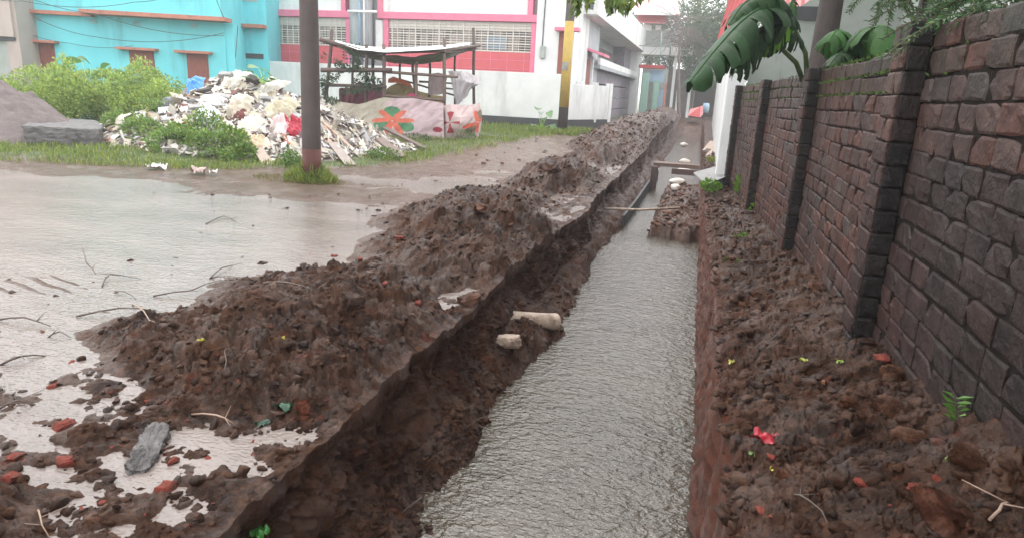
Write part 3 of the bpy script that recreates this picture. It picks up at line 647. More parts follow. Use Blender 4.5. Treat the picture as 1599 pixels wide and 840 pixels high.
def rib_roof(A, B, C, D, n, name):
    A, B, C, D = [np.array(q, float) for q in (A, B, C, D)]; m = MB((3.4, 8, 0)); up_n = np.cross(B - A, D - A); up_n /= np.linalg.norm(up_n)
    for k in range(n):
        t0, t1 = k / n, (k + 1) / n; o0, o1 = (.03, 0) if k % 2 else (0, .03)
        m.slab4([A + (D - A) * t0 + up_n * o0, A + (D - A) * t1 + up_n * o1, B + (C - B) * t1 + up_n * o1, B + (C - B) * t0 + up_n * o0], up_n * .012)
    return m.build(name, M['redtin'], gh)
rib_roof(atY(1120, 64, 16.5), atY(1150, -40, 16.5), atY(1215, -40, 15.2), atY(1141, 60, 15.0), 14, 'roof')
rib_roof(atY(1180, 12, 15.0), atY(1190, -60, 16.5), atY(1345, -60, 16.5), atY(1335, 14, 15.0), 26, 'roof')
m = MB((3.4, 8, 0)); a = atY(1222, 12, 14.9); b = atY(1275, 34, 14.9); m.box(((a[0] + b[0]) / 2, 14.74, (a[2] + b[2]) / 2), (abs(b[0] - a[0]), .06, abs(a[2] - b[2]))); m.build('window', M['black_plinth'], gh)
for (yy, zz) in ((6.2, 2.6), (10.2, 2.4)):
    m = MB((3.4, 8, 0)); m.box((3.49, yy, zz), (0.06, 1.2, 1.0)); w_ = m.build('window', M['dark_room'], gh)
    m = MB((3.4, 8, 0))
    for s_ in (-0.62, 0.62): m.box((3.45, yy + s_, zz), (0.1, 0.06, 1.1))
    m.box((3.45, yy, zz + 0.54), (0.1, 1.3, 0.07)); m.build('frame', M['white_paint'], w_)
# ================================================================== FACADES ACROSS THE ROAD
class Fac:
    def __init__(s, p0, u):
        s.p = Vector((p0[0], p0[1], 0)); s.u = Vector((u[0], u[1], 0)).normalized(); s.n = Vector((s.u.y, -s.u.x, 0))
        if s.n.dot(-s.p) < 0: s.n = -s.n
    def px(s, x, y, off=0):
        q = atP(x, y, (s.p + s.n * off)[:], np.array(s.n)); q = Vector([float(v) for v in q]) - s.p; return q.dot(s.u), q.z
    def rect(s, x0, y0, x1, y1, off=0):
        ym, xm = (y0 + y1) / 2, (x0 + x1) / 2
        a, b = s.px(x0, ym, off)[0], s.px(x1, ym, off)[0]; return min(a, b), max(a, b), s.px(xm, y1, off)[1], s.px(xm, y0, off)[1]
    def slab(s, m, r, d0, d1, tone=None):
        u0, u1, z0, z1 = r; V = []
        for d in (d0, d1):
            for (u, z) in ((u0, z0), (u1, z0), (u1, z1), (u0, z1)): V.append(s.p + s.u * u + s.n * d + Vector((0, 0, z)))
        m.add(V, [(0, 3, 2, 1), (4, 5, 6, 7), (0, 1, 5, 4), (1, 2, 6, 5), (2, 3, 7, 6), (3, 0, 4, 7)], tone)
    def org(s, r): return (s.p + s.u * (r[0] + r[1]) / 2)[:]
# --- teal house
F1 = Fac((-19.5, 26.0), (7.0, 2.6)); th = empty('teal_house', F1.p, 'bright turquoise two storey house with orange ledges and brown shutters', 'house')
def fp(fac, name, r, d0, d1, mt, parent, bevel=0):
    m = MB(parent.location); fac.slab(m, r, d0, d1); return m.build(name, mt, parent, bevel=bevel)
r = F1.rect(28, 10, 352, 130); uL, uR = r[0], r[1]
fp(F1, 'wall', (uL, uR, -0.1, 6.9), -6, 0, M['teal'], th)
r2 = F1.rect(30, 10, 148, 20); zl = F1.px(88, 20)[1]
fp(F1, 'ledge', (F1.px(22, 18)[0], F1.px(148, 22)[0], zl - 0.10, zl + 0.04), 0, 0.35, M['terracotta'], th)
zl2 = F1.px(240, 26)[1]
fp(F1, 'upper_storey', (F1.px(145, 20)[0], uR + 0.15, zl2 + 0.02, 6.95), 0, 0.75, M['teal'], th)
fp(F1, 'ledge', (F1.px(142, 20)[0], uR + 0.35, zl2 - 0.10, zl2 + 0.06), 0, 0.95, M['terracotta'], th)
for (x0, x1, y0, y1) in ((50, 89, 68, 135), (205, 243, 80, 140), (294, 327, 85, 145)):
    r = F1.rect(x0, y0, x1, y1)
    w_ = fp(F1, 'window', (r[0], r[1], r[3] - 1.75, r[3]), 0.0, 0.03, M['shutter'], th)
    mid = (r[0] + r[1]) / 2; m = MB(th.location)
    for q in range(7): F1.slab(m, (r[0] + 0.04 + (r[1] - r[0] - .08) * q / 7, r[0] + 0.02 + (r[1] - r[0] - .08) * (q + 1) / 7, r[3] - 1.7, r[3] - 0.05), 0.03, 0.05)
    m.build('shutter', M['shutter'], w_)
    if x0 == 205: fp(F1, 'gap', (r[1] - 0.32, r[1] - 0.14, r[3] - 1.6, r[3] - 0.1), 0.05, 0.06, M['black_plinth'], w_)
    lw = 0.16 * (r[1] - r[0]) + 0.22
    fp(F1, 'sunshade', (r[0] - lw, r[1] + lw * 0.6, r[3], r[3] + 0.11), 0, 0.42, M['terracotta'], th, 0.015)
for x0 in (53, 139, 208, 298):
    r = F1.rect(x0, 24 + 0.045 * x0, x0 + 12, 31 + 0.045 * x0); v_ = fp(F1, 'vent', r, 0.0, 0.012, M['plaster_old'], th)
    m = MB(th.location)
    for q in range(3):
        zz = r[2] + (r[3] - r[2]) * (q + 0.5) / 3; F1.slab(m, (r[0], r[1], zz - 0.015, zz + 0.015), 0.012, 0.03)
    m.build('slat', M['teal'], v_)
fp(F1, 'corner_pilaster', (uR - 0.05, uR + 0.35, -0.1, zl2 - 0.11), -1.0, -0.08, M['teal'], th)
# set back wing
FW = Fac((-19.5 + 0.9, 29.2), (7.0, 2.0)); r = FW.rect(345, 0, 418, 130)
wg = empty('teal_house', FW.p, 'set back turquoise building squeezed between the teal house corner and the pink house', 'house')
fp(FW, 'wall', (r[0] - 1, r[1], -0.1, 8), -3, 0, M['teal'], wg); zz = FW.px(392, 42)[1]
fp(FW, 'ledge', (r[0] - 1, r[1], zz - 0.08, zz + 0.08), 0, 0.5, M['terracotta'], wg)
r = FW.rect(372, 84, 412, 92); fp(FW, 'opening', r, 0, 0.03, M['black_plinth'], wg)
r = FW.rect(380, -8, 402, 3); fp(FW, 'window', r, 0, 0.05, M['plaster_g'], wg)
# beige house on the far left
F0 = Fac((-28.5, 21.4), (7.0, 2.6)); r = F0.rect(-160, 0, 33, 120)
bh = empty('beige_house', F0.p, 'beige plastered house with a grey shutter cut off by the left edge', 'house')
zz = F0.px(10, 58)[1]
fp(F0, 'upper_wall', (r[0], r[1] - 0.12, zz, 7.2), -6, 0.25, M['beige'], bh); fp(F0, 'corner_column', (r[1] - 0.5, r[1], -0.1, 7.1), -6, 0.12, M['beige'], bh)
fp(F0, 'shutter', (r[0], r[1] - 0.52, -0.1, zz - 0.12), -0.4, 0.0, M['plaster_old'], bh); fp(F0, 'beam', (r[0], r[1] - 0.13, zz - 0.14, zz - 0.01), 0, 0.2, M['black_plinth'], bh)
# --- pink and white house
F2 = Fac((-12.0, 30.5), (1, 0.0)); ph = empty('pink_house', F2.p, 'white house with pink beams, barred windows and red panels behind the white boundary wall', 'house')
uA = F2.px(408, 60)[0]; uB = F2.px(893, 80)[0]
def R2(x0, y0, x1, y1): return F2.rect(x0, y0, x1, y1)
fp(F2, 'wall', (uA, uB, -0.1, 9.5), -8, -0.30, M['plaster_g'], ph)
zbeam0, zbeam1 = F2.px(600, 30)[1], F2.px(600, 19)[1]
zred1 = F2.px(700, 79)[1]; zred0 = 2.0
for (xa, xb) in ((413, 548), (599, 838)):
    ua, ub = F2.px(xa, 60)[0], F2.px(xb, 60)[0]
    fp(F2, 'beam', (ua - 0.28, ub + 0.02, zbeam0, zbeam1), -0.30, 0.10, M['pink'], ph, 0.02)
    fp(F2, 'column', (ua, ua + 0.27, 0, zbeam0 - 0.003), -0.30, 0.02, M['pink'], ph)
    fp(F2, 'column', (ub - 0.24, ub, 0, zbeam0 - 0.003), -0.30, 0.02, M['pink'], ph)
    fp(F2, 'column', (ua - 0.28, ua - 0.02, zbeam1 + 0.003, 9.4), -0.30, 0.06, M['pink'], ph)
    fp(F2, 'column', (ub - 0.46, ub - 0.22, zbeam1 + 0.003, 9.4), -0.30, 0.06, M['pink'], ph)
    fp(F2, 'parapet', (ua - 0.02, ub - 0.46, zbeam1 + 0.003, 7.4), -0.30, -0.03, M['plaster_w'], ph)
    pr = fp(F2, 'red_panel', (ua + 0.27, ub - 0.24, 0.6, zred1), -0.30, -0.04, M['redtile'], ph)
    m = MB(ph.location); u = ua + 0.6
    while u < ub - 0.5: F2.slab(m, (u, u + 0.02, 0.6, zred1 - 0.02), -0.04, -0.028); u += 0.8
    for z_k in (zred1 - 0.35, zred1 - 0.75, zred1 - 1.1): F2.slab(m, (ua + 0.28, ub - 0.25, z_k, z_k + 0.02), -0.04, -0.026)
    m.build('joint', M['pink'], pr)
    win = fp(F2, 'window', (ua + 0.27, ub - 0.24, zred1 + 0.003, zbeam0 - 0.003), -0.30, -0.25, M['dark_room'], ph)
    m = MB(ph.location); nz = 11
    for q in range(nz + 1):
        zz = zred1 + 0.04 + (zbeam0 - zred1 - 0.08) * q / nz; th_ = 0.055 if q % 3 == 0 else 0.028
        F2.slab(m, (ua + 0.28, ub - 0.25, zz - th_ / 2, zz + th_ / 2), -0.10, -0.06)
    F2.slab(m, (ua + 0.28, ub - 0.25, zbeam0 - 0.42, zbeam0 - 0.01), -0.14, -0.11)
    u = ua + 0.42; k = 0
    while u < ub - 0.3:
        F2.slab(m, (u, u + (0.05 if k % 4 == 0 else 0.022), zred1 + 0.01, zbeam0 - 0.01), -0.058, -0.03); u += 0.30; k += 1
    m.build('window_bars', M['grill'], win)
    rr_ = random.Random(xa); nq = 5 if xb < 600 else 9
    for q in range(nq):
        u = ua + .35 + (ub - ua - 1.0) * q / nq; zz = zred1 + rr_.uniform(0, .25); m = MB(ph.location); F2.slab(m, (u, u + rr_.uniform(0.5, 0.9) * (ub - ua - 1) / nq, zz, zz + rr_.uniform(0.5, 1.1)), -0.24, -0.232); m.build('curtain', M['beige'], win)
r = R2(757, 55, 790, 78); fp(F2, 'blue_pane', r, -0.20, -0.18, M['blue_paint'], ph)
# recess with stair column and pipes
m = MB(ph.location); c = F2.p + F2.u * F2.px(566, 50)[0] + F2.n * 0.05; m.tube([(c.x, c.y, 0), (c.x, c.y, 9.4)], 0.55, 24); m.build('round_column', M['plaster_g'], ph, smooth=True)
for xx, rad, mt in ((573, 0.07, 'blue_paint'), (580, 0.04, 'white_paint'), (586, 0.035, 'plaster_g')):
    m = MB(ph.location); c = F2.p + F2.u * F2.px(xx, 50)[0] + F2.n * 0.70; m.tube([(c.x, c.y, 2), (c.x, c.y, 9)], rad, 10); m.build('drain_pipe', M[mt], ph, smooth=True)
m = MB(ph.location); a = F2.px(556, 21); b = F2.px(600, 21); pa = F2.p + F2.u * a[0] + F2.n * .75; pb = F2.p + F2.u * b[0] + F2.n * .75
m.tube([(pa.x, pa.y, a[1]), (pb.x, pb.y, a[1])], 0.06, 10); m.build('drain_pipe', M['white_paint'], ph, smooth=True)
r = R2(587, 32, 598, 75); fp(F2, 'white_panel', (r[0], r[1], r[2], r[3]), -0.3, 0.0, M['plaster_w'], ph)
# plain corner section with meter
uC = F2.px(838, 60)[0]
fp(F2, 'corner_wall', (uC + 0.003, uB, -0.1, 9.4), -0.30, 0.10, M['plaster_w'], ph)
m = MB(ph.location); c = F2.p + F2.u * F2.px(850, 40)[0] + F2.n * 0.13; m.tube([(c.x, c.y, 3.1), (c.x + 0.02, c.y, 5), (c.x + 0.10, c.y, 9)], 0.025, 6); m.build('cable', M['wire'], ph)
r = R2(845, 73, 853, 92); m = MB(ph.location); F2.slab(m, r, 0.10, 0.24); m.build('meter_box', M['plaster_old'], ph, bevel=0.02)
# street side of the pink house
XS = (F2.p + F2.u * uB).x
def side_rect(x0, y0, x1, y1, X=XS):
    ym, xm = (y0 + y1) / 2, (x0 + x1) / 2; a = atX(x0, ym, X)[1]; b = atX(x1, ym, X)[1]; return a, b, atX(xm, y1, X)[2], atX(xm, y0, X)[2]
def sbox(name, y0, y1, z0, z1, x0, x1, mt, parent, bevel=0):
    m = MB(parent.location); m.box(((x0 + x1) / 2, (y0 + y1) / 2, (z0 + z1) / 2), (x1 - x0, y1 - y0, z1 - z0)); return m.build(name, M[mt], parent, bevel=bevel)
sbox('side_wall', 30.4 + 0.2, 34.5, -0.1, 9.4, XS - 0.5, XS + 0.05, 'plaster_w', ph)
r = R2(873, 50, 888, 115); d_ = fp(F2, 'door_shutter', (r[0], r[1] - 0.05, 1.4, r[3]), 0.10, 0.15, M['shutter'], ph)
r = R2(874, 45, 908, 51); fp(F2, 'sunshade', (r[0] - 0.1, r[1], r[2], r[3]), 0.10, 0.6, M['pink'], ph, 0.02)
# --- next house along the street
nh = empty('balcony_house', (XS, 35, 0), 'white and grey street house with deep balconies, red sunshade and stone cladding', 'house')
ya = 34.6; yb = atX(988, 120, XS)[1]
sbox('wall', ya, yb, -0.1, 9, XS - 6, XS - 1.2, 'plaster_g', nh)
zb2a = atX(930, 18, XS + 0.6)[2]
sbox('balcony_slab', ya - 2.0, yb + 1, 5.2, 5.4, XS - 1.2, XS + 0.7, 'plaster_w', nh); sbox('balcony_parapet', ya - 2.0, yb + 1, 5.4, 6.9, XS + 0.5, XS + 0.7, 'plaster_w', nh)
sbox('balcony_slab', ya + 2.5, yb, 2.95, 3.15, XS - 1.2, XS + 0.35, 'plaster_g', nh); sbox('balcony_parapet', ya + 2.5, yb, 3.15, 3.5, XS + 0.22, XS + 0.35, 'plaster_w', nh)
sbox('dark_window', ya + 2.7, yb - 2.5, 3.55, 4.6, XS - 1.2, XS - 1.1, 'dark_room', nh)
sbox('stone_cladding', yb - 4.5, yb - 0.02, 3.5, 5.19, XS - 1.19, XS - 0.3, 'stone', nh)
for k in range(4):
    z0 = -0.1 + k * 0.77; sbox('stone_cladding', ya + 3.6, yb - 0.02, z0, z0 + 0.70, XS - 1.19, XS - 0.1 - 0.01 * k, 'stone', nh)
sbox('red_door', ya + 2.0, ya + 3.5, 0, 2.9, XS - 1.19, XS - 0.2, 'redtile', nh)
sd_ = sbox('shutter', ya - 0.0, ya + 1.2, 0.3, 3.3, XS - 0.6, XS + 0.05, 'shutter', nh)
m = MB(nh.location); m.slab4([(XS - 0.1, ya - 0.3, 3.75), (XS + 0.9, ya - 0.1, 3.45), (XS + 0.9, ya + 1.9, 3.45), (XS - 0.1, ya + 1.7, 3.75)], (0, 0, 0.12)); m.build('sunshade', M['pink'], nh)
sbox('column', ya + 1.5, ya + 1.75, -0.1, 3.5, XS - 0.1, XS + 0.12, 'white_paint', nh)
sbox('column', yb + 0.05, yb + 1.3, -0.1, 5.19, XS - 1.0, XS + 0.5, 'plaster_w', nh)
# --- boundary wall
B0 = Vector((-22.5, 28.9, 0)); B1 = Vector((-6.0, 29.4, 0)); B2_ = Vector((-4.35, 33.2, 0))
bw = empty('boundary_wall', B1, 'long low white boundary wall with black painted foot in front of the pink house', 'wall')
def wseg(name, a, b, z0, z1, th_, mt, parent):
    d = (b - a).normalized(); n_ = Vector((d.y, -d.x, 0)) * th_; m = MB(parent.location)
    m.slab4([a + n_ / 2 + Vector((0, 0, z0)), b + n_ / 2 + Vector((0, 0, z0)), b + n_ / 2 + Vector((0, 0, z1)), a + n_ / 2 + Vector((0, 0, z1))], -n_); return m.build(name, M[mt], parent, bevel=0.01)
wseg('wall', B0, B1, 0.45, 2.38, 0.16, 'plaster_w', bw); wseg('black_foot', B0, B1, -0.1, 0.447, 0.20, 'black_plinth', bw)
wseg('wall', B1 + Vector((0.1, 0.02, 0)), B2_, 0.45, 2.0, 0.16, 'plaster_w', bw); wseg('black_foot', B1 + Vector((0.1, 0.02, 0)), B2_, -0.1, 0.447, 0.20, 'black_plinth', bw)
for k in range(4):
    p = B1.lerp(B2_, 0.02 + k * 0.32); m = MB(bw.location); m.box((p.x, p.y, 1.22), (0.26, 0.26, 1.70 + (0.5 if k == 0 else 0.12)), Matrix.Rotation(math.atan2(3.8, 1.65), 3, 'Z')); m.build('post', M['plaster_w'], bw, bevel=0.01)
# ================================================================== POLES
def at(px, py, z=0.0): return Vector([float(v) for v in atZ(px, py, z)])
pb_ = at(488, 282, 0.03); up_ = empty('utility_pole', pb_, 'tall brown weathered utility pole with grass round its foot, in front of the rubble heap', 'pole')
m = MB(pb_); pts = []; 
for k in range(9):
    z = -0.3 + k * 1.05; pts.append((pb_.x + 0.012 * z, pb_.y + 0.0 * z, z))
m.tube(pts, [0.150, 0.150, 0.146, 0.142, 0.138, 0.134, 0.130, 0.126, 0.122], 20); m.build('shaft', M['pole'], up_, smooth=True)
m = MB(pb_); m.tube([(pb_.x + 0.0, pb_.y, 0.0), (pb_.x + 0.007, pb_.y, 0.55)], [0.154, 0.152], 20, tone=(1.35, 0.62, 0.5)); m.build('rusty_band', M['pole'], up_, smooth=True)
yb_ = at(878, 211, 0.0); yp = empty('utility_pole', yb_, 'slim concrete utility pole painted with a yellow band at the white wall corner', 'pole')
m = MB(yb_); m.tube([(yb_.x, yb_.y, -0.3), (yb_.x, yb_.y, 2), (yb_.x, yb_.y, 9)], [0.20, 0.19, 0.15], 16); m.build('shaft', M['pole'], yp, smooth=True)
z0y = float(atY(882, 168, yb_.y)[2]); z1y = float(atY(888, 34, yb_.y)[2])
m = MB(yb_); m.tube([(yb_.x, yb_.y, z0y), (yb_.x, yb_.y, (z0y + z1y) / 2), (yb_.x, yb_.y, z1y)], [0.196, 0.187, 0.178], 16); m.build('yellow_band', M['paint_y'], yp, smooth=True)
for zz in (2.6,):
    m = MB(yb_); m.box((yb_.x - 0.02, yb_.y - 0.19, zz), (0.22, 0.02, 0.30)); m.build('torn_poster', M['concrete'], yp)

# overhead cables
def cable(name, pts, rad, label):
    P = [Vector([float(v) for v in p]) for p in pts]; V = []
    for k in range(len(P) - 1):
        a, b = P[k], P[k + 1]; L_ = (b - a).length
        for q in range(12):
            t = q / 12; V.append(a.lerp(b, t) - Vector((0, 0, 1)) * 0.05 * L_ * 4 * t * (1 - t))
    V.append(P[-1]); m = MB(P[0]); m.tube(V, rad, 5); o = m.build('cable', M['wire'], None, smooth=True)
    return tag(o, label, 'cable', 'overhead cables by the teal house')
def f1(px, py, off): q = F1.px(px, py, off); return F1.p + F1.u * q[0] + F1.n * off + Vector((0, 0, q[1]))
cable('c', [f1(-60, -12, 1.6), f1(35, 2, 1.5), f1(210, 4, 1.4), f1(290, -14, 1.2)], 0.012, 'topmost thin cable sagging across the teal upper wall')
cable('c', [f1(25, -12, 1.3), f1(150, 22, 1.3), f1(350, 56, 1.3)], 0.012, 'thin cable slanting over the orange ledge of the teal house')
cable('c', [f1(55, 28, 0.4), f1(150, 58, 0.4), f1(350, 52, 1.0)], 0.012, 'thin cable sagging from the ledge across the teal house front')
cable('c', [f1(28, 46, 0.3), f1(110, 68, 0.3), f1(208, 72, 0.3)], 0.010, 'lowest thin cable running above the first brown shutter')
cable('c', [f1(335, -10, 1.2), f1(350, 28, 1.05)], 0.014, 'short black cable dropping to the teal house corner')
cable('c', [f1(372, 40, 0.9), f1(368, 90, 0.9)], 0.016, 'pale cable hanging beside the teal house corner')

# ================================================================== BAMBOO STALL
S0 = Vector((-9.6, 19.8, 0)); st = empty('bamboo_stall', S0, 'ramshackle bamboo stall with sagging tarpaulin roof and flowered cloth round its foot', 'stall')
def pt(px, py, Y): return Vector([float(v) for v in atY(px, py, Y)])
def pole_(name, a, b, r0, r1, tone=(1, 1, 1), mt='bamboo', wob=0.015):
    n = 7; P = []
    for k in range(n):
        t = k / (n - 1); P.append(a.lerp(b, t) + Vector((random.uniform(-wob, wob), random.uniform(-wob, wob), 0)))
    m = MB(S0); m.tube(P, [r0 + (r1 - r0) * k / (n - 1) for k in range(n)], 8, tone=tone, wob=0.08); return m.build(name, M[mt], st, smooth=True)
posts = [(505, 205, 519, 47, 19.0, .055, .05), (549, 200, 553, 75, 21.6, .05, .045), (601, 214, 600, 70, 19.3, .065, .055), (571, 200, 573, 70, 19.25, .055, .05),
         (584, 200, 583, 86, 20.9, .055, .05), (626, 195, 625, 92, 21.5, .04, .04), (655, 195, 644, 90, 21.2, .05, .045), (651, 195, 650, 98, 19.6, .055, .05),
         (670, 195, 672, 90, 21.4, .045, .04), (694, 216, 694, 61, 19.7, .06, .055), (711, 205, 711, 84, 21.9, .04, .035), (741, 205, 740, 44, 22.0, .055, .05)]
for (xa, ya_, xb, yb2, Y, r0, r1) in posts: 
    a = pt(xa, ya_, Y); a.z = -0.05; pole_('post', a, pt(xb, yb2, Y), r0, r1, tone=(1.6, 1.5, 1.5) if xa in (601, 651, 694) else (1, 1, 1))
rails = [(502, 110, 612, 110, 18.9, 19.2, .075), (503, 133, 604, 136, 18.95, 19.25, .05), (602, 113, 716, 121, 19.2, 19.8, .045), (600, 150, 695, 157, 19.2, 19.6, .045),
         (626, 125, 712, 150, 21.5, 21.8, .035), (655, 128, 712, 131, 21.4, 21.8, .035), (692, 138, 712, 140, 21.7, 21.8, .03),
         (500, 62, 563, 79, 18.9, 19.1, .07), (547, 83, 694, 80, 19.15, 19.6, .06), (690, 81, 750, 72, 19.6, 21.9, .06), (694, 83, 742, 78, 19.65, 21.9, .045), (508, 66, 552, 80, 19, 21.6, .05)]
for (xa, ya_, xb, yb2, Ya, Yb, r0) in rails: pole_('rail', pt(xa, ya_, Ya), pt(xb, yb2, Yb), r0, r0 * 0.85, tone=(1.5, 1.4, 1.35) if xa in (602, 600) else (1.1, 1, 1))
def clothgrid(name, rows, m_, parent, org, nu=60, nv=24, wr=0.03, freq=6, seed=1, paint=None, thick=0.0, base=(0.6, 0.55, 0.5)):
    """rows: list of polylines (top to bottom), each a list of points; interpolated into a wrinkled sheet"""
    def samp(poly, t):
        x = t * (len(poly) - 1); k = min(int(x), len(poly) - 2); return Vector(poly[k]).lerp(Vector(poly[k + 1]), x - k)
    G = np.zeros((nv, nu, 3)); C = np.ones((nv, nu, 3)) * np.array(base)
    for j in range(nv):
        y = j / (nv - 1) * (len(rows) - 1); k = min(int(y), len(rows) - 2)
        for i in range(nu):
            t = i / (nu - 1); G[j, i] = samp(rows[k], t).lerp(samp(rows[k + 1], t), y - k)[:]
    U = np.tile(np.linspace(0, 1, nu), (nv, 1)); Vv = np.tile(np.linspace(0, 1, nv)[:, None], (1, nu))
    du = np.gradient(G, axis=1); dv = np.gradient(G, axis=0); N_ = np.cross(du, dv); N_ /= np.linalg.norm(N_, axis=2)[..., None] + 1e-9
    w = fbm2(U * freq + 0.8 * Vv, Vv * 2.0 + seed * 3.1, 4, seed) + 0.6 * np.abs(fbm2(U * freq * 2.1 + Vv * 3, Vv * 3 + U, 3, seed + 9))
    G = G + N_ * (w * wr)[..., None]
    if paint: C = paint(U, Vv, C)
    V = G.reshape(-1, 3); nvv = len(V); ii = (np.arange(nv - 1)[:, None] * nu + np.arange(nu - 1)).ravel(); F = np.stack([ii, ii + 1, ii + 1 + nu, ii + nu], 1)
    V2 = (G - N_ * 0.008).reshape(-1, 3); F2_ = F[:, ::-1] + nvv
    o = npmesh(name, np.concatenate([V, V2]) - np.array(org[:]), np.concatenate([F, F2_]), m_, parent, col=np.concatenate([C.reshape(-1, 3)] * 2))
    if not parent: o.location = org
    return o
def flower(U, V, C, cx, cy, R_, asp, cols=((0.07, 0.20, 0.10), (0.55, 0.13, 0.08)), rot=0.0, ng=3):
    x = (U - cx) * asp; y = (cy - V); r = np.hypot(x, y) / R_; a = np.arctan2(y, x) + rot
    for k in range(ng):                                             # broad green leaves
        a0 = PI / 2 + k * 2 * PI / ng; d = (a - a0 + PI) % (2 * PI) - PI; along = r * np.cos(d); side = np.abs(r * np.sin(d))
        mk = (along > 0.25) & (along < 1.05) & (side < 0.36 * np.sqrt(np.clip(np.sin(PI * (along - 0.25) / 0.8), 0, 1))); C[mk] = cols[0]
        for s_ in (-1, 1):
            d = (a - a0 - s_ * 0.62 + PI) % (2 * PI) - PI; along = r * np.cos(d); side = np.abs(r * np.sin(d))
            mk = (along > 0.05) & (along < 0.95) & (side < 0.13 * np.sqrt(np.clip(np.sin(PI * along), 0, 1)) + 0.02); C[mk] = cols[1]
    return C
def paint1(U, V, C):
    pink = sstep(0.63, 0.70, U + 0.05 * np.sin(V * 9)); C[:] = np.array((0.42, 0.38, 0.31)) * (1 - pink[..., None]) + np.array((0.50, 0.38, 0.40)) * pink[..., None]
    C *= (0.85 + 0.25 * (0.5 + 0.5 * vn2(U * 14, V * 3, 8)))[..., None]
    C = flower(U, V, C, 0.655, 0.60, 0.36, 2.2); C = flower(U, V, C, 0.33, 0.83, 0.16, 2.2, rot=1.0)
    mk = (np.hypot((U - 0.96) * 2.2, V - 0.75) < 0.07); C[mk] = (0.25, 0.02, 0.04)
    return C
top = [pt(510, 150, 18.95), pt(535, 160, 18.95), pt(560, 163, 19), pt(600, 153, 19.1), pt(645, 154, 19.3), pt(693, 161, 19.55)]
mid = [pt(516, 172, 18.8), pt(537, 183, 18.8), pt(560, 188, 18.85), pt(600, 182, 19), pt(645, 184, 19.2), pt(693, 188, 19.4)]
bot = [pt(520, 198, 18.6), pt(540, 207, 18.6), pt(565, 211, 18.7), pt(605, 216, 18.9), pt(645, 217, 19.1), pt(694, 219, 19.35)]
clothgrid('cloth_skirt', [top, mid, bot], M['cloth'], st, S0, 260, 90, 0.07, 7, 3, paint1)
def paint2(U, V, C):
    C[:] = (0.55, 0.42, 0.41); C *= (0.85 + 0.25 * (0.5 + 0.5 * vn2(U * 9, V * 3, 18)))[..., None]
    C = flower(U, V, C, 0.70, 0.50, 0.34, 1.0, cols=((0.16, 0.13, 0.08), (0.60, 0.10, 0.05)), rot=0.5, ng=2)
    d = np.hypot((U - 0.18) * 1.0, V - 0.5); mk = (d < 0.30) & (np.abs(np.sin(np.arctan2(V - 0.5, U - 0.18) * 2)) < 0.5) & (U < 0.36); C[mk] = (0.32, 0.03, 0.04)
    return C
rows = []
for k in range(7):
    t = k / 6; a = -0.55 + t * PI * 0.95; bul = math.sin(PI * (0.12 + 0.80 * t)) ; y_ = 165 + 55 * t
    rows.append([pt(693, y_, 19.55) , pt(705, y_ - 1, 19.60 - 0.28 * bul), pt(722, y_, 19.75 - 0.42 * bul), pt(738, y_ - 2 + 2 * bul, 20.0 - 0.35 * bul), pt(746 + 6 * bul, y_ - 3, 20.6), pt(744 + 8 * bul, y_ - 4, 21.4)])
clothgrid('cloth_bundle', rows, M['cloth'], st, S0, 130, 80, 0.05, 4, 6, paint2)
# left end and back cloth, low inner cloths
clothgrid('inner_cloth', [[pt(530, 140, 20.6), pt(560, 128, 20.9), pt(600, 133, 20.9)], [pt(530, 185, 20.2), pt(560, 185, 20.4), pt(600, 185, 20.5)]], M['cloth'], st, S0, 50, 20, 0.15, 4, 11, base=(0.12, 0.025, 0.04))
clothgrid('inner_cloth', [[pt(600, 140, 21.2), pt(625, 128, 21.4), pt(650, 140, 21.4), pt(692, 150, 21.4)], [pt(600, 180, 21), pt(625, 180, 21), pt(650, 180, 21), pt(692, 180, 21)]], M['cloth'], st, S0, 50, 20, 0.15, 4, 12, base=(0.30, 0.24, 0.10))
clothgrid('inner_cloth', [[pt(630, 152, 19.7), pt(645, 146, 19.9), pt(662, 153, 19.8)], [pt(628, 160, 19.5), pt(645, 160, 19.5), pt(664, 160, 19.6)]], M['cloth'], st, S0, 30, 12, 0.06, 4, 13, base=(0.55, 0.06, 0.16))
clothgrid('inner_cloth', [[pt(606, 124, 21), pt(615, 120, 21), pt(640, 130, 21)], [pt(606, 130, 21), pt(618, 130, 21), pt(645, 137, 21)]], M['cloth'], st, S0, 30, 12, 0.06, 4, 14, base=(0.50, 0.12, 0.05))
clothgrid('inner_cloth', [[pt(505, 138, 19.2), pt(512, 140, 20.4)], [pt(505, 200, 19.0), pt(512, 200, 20.3)]], M['cloth'], st, S0, 30, 20, 0.06, 4, 15, base=(0.35, 0.30, 0.24))
clothgrid('hanging_cloth', [[pt(671, 116, 20.2), pt(685, 114, 20.2), pt(700, 118, 20.3)], [pt(670, 148, 20.2), pt(684, 149, 20.2), pt(692, 147, 20.3)]], M['cloth'], st, S0, 36, 24, 0.05, 5, 16, base=(0.26, 0.21, 0.20))
clothgrid('hanging_cloth', [[pt(700, 112, 20.6), pt(720, 112, 20.7), pt(738, 117, 20.8), pt(751, 122, 20.8)], [pt(706, 128, 20.5), pt(722, 126, 20.5), pt(736, 130, 20.6), pt(750, 132, 20.6)], [pt(712, 165, 20.6), pt(718, 163, 20.6), pt(726, 152, 20.7), pt(736, 138, 20.8)]], M['cloth'], st, S0, 50, 34, 0.10, 6, 17, base=(0.50, 0.47, 0.48))
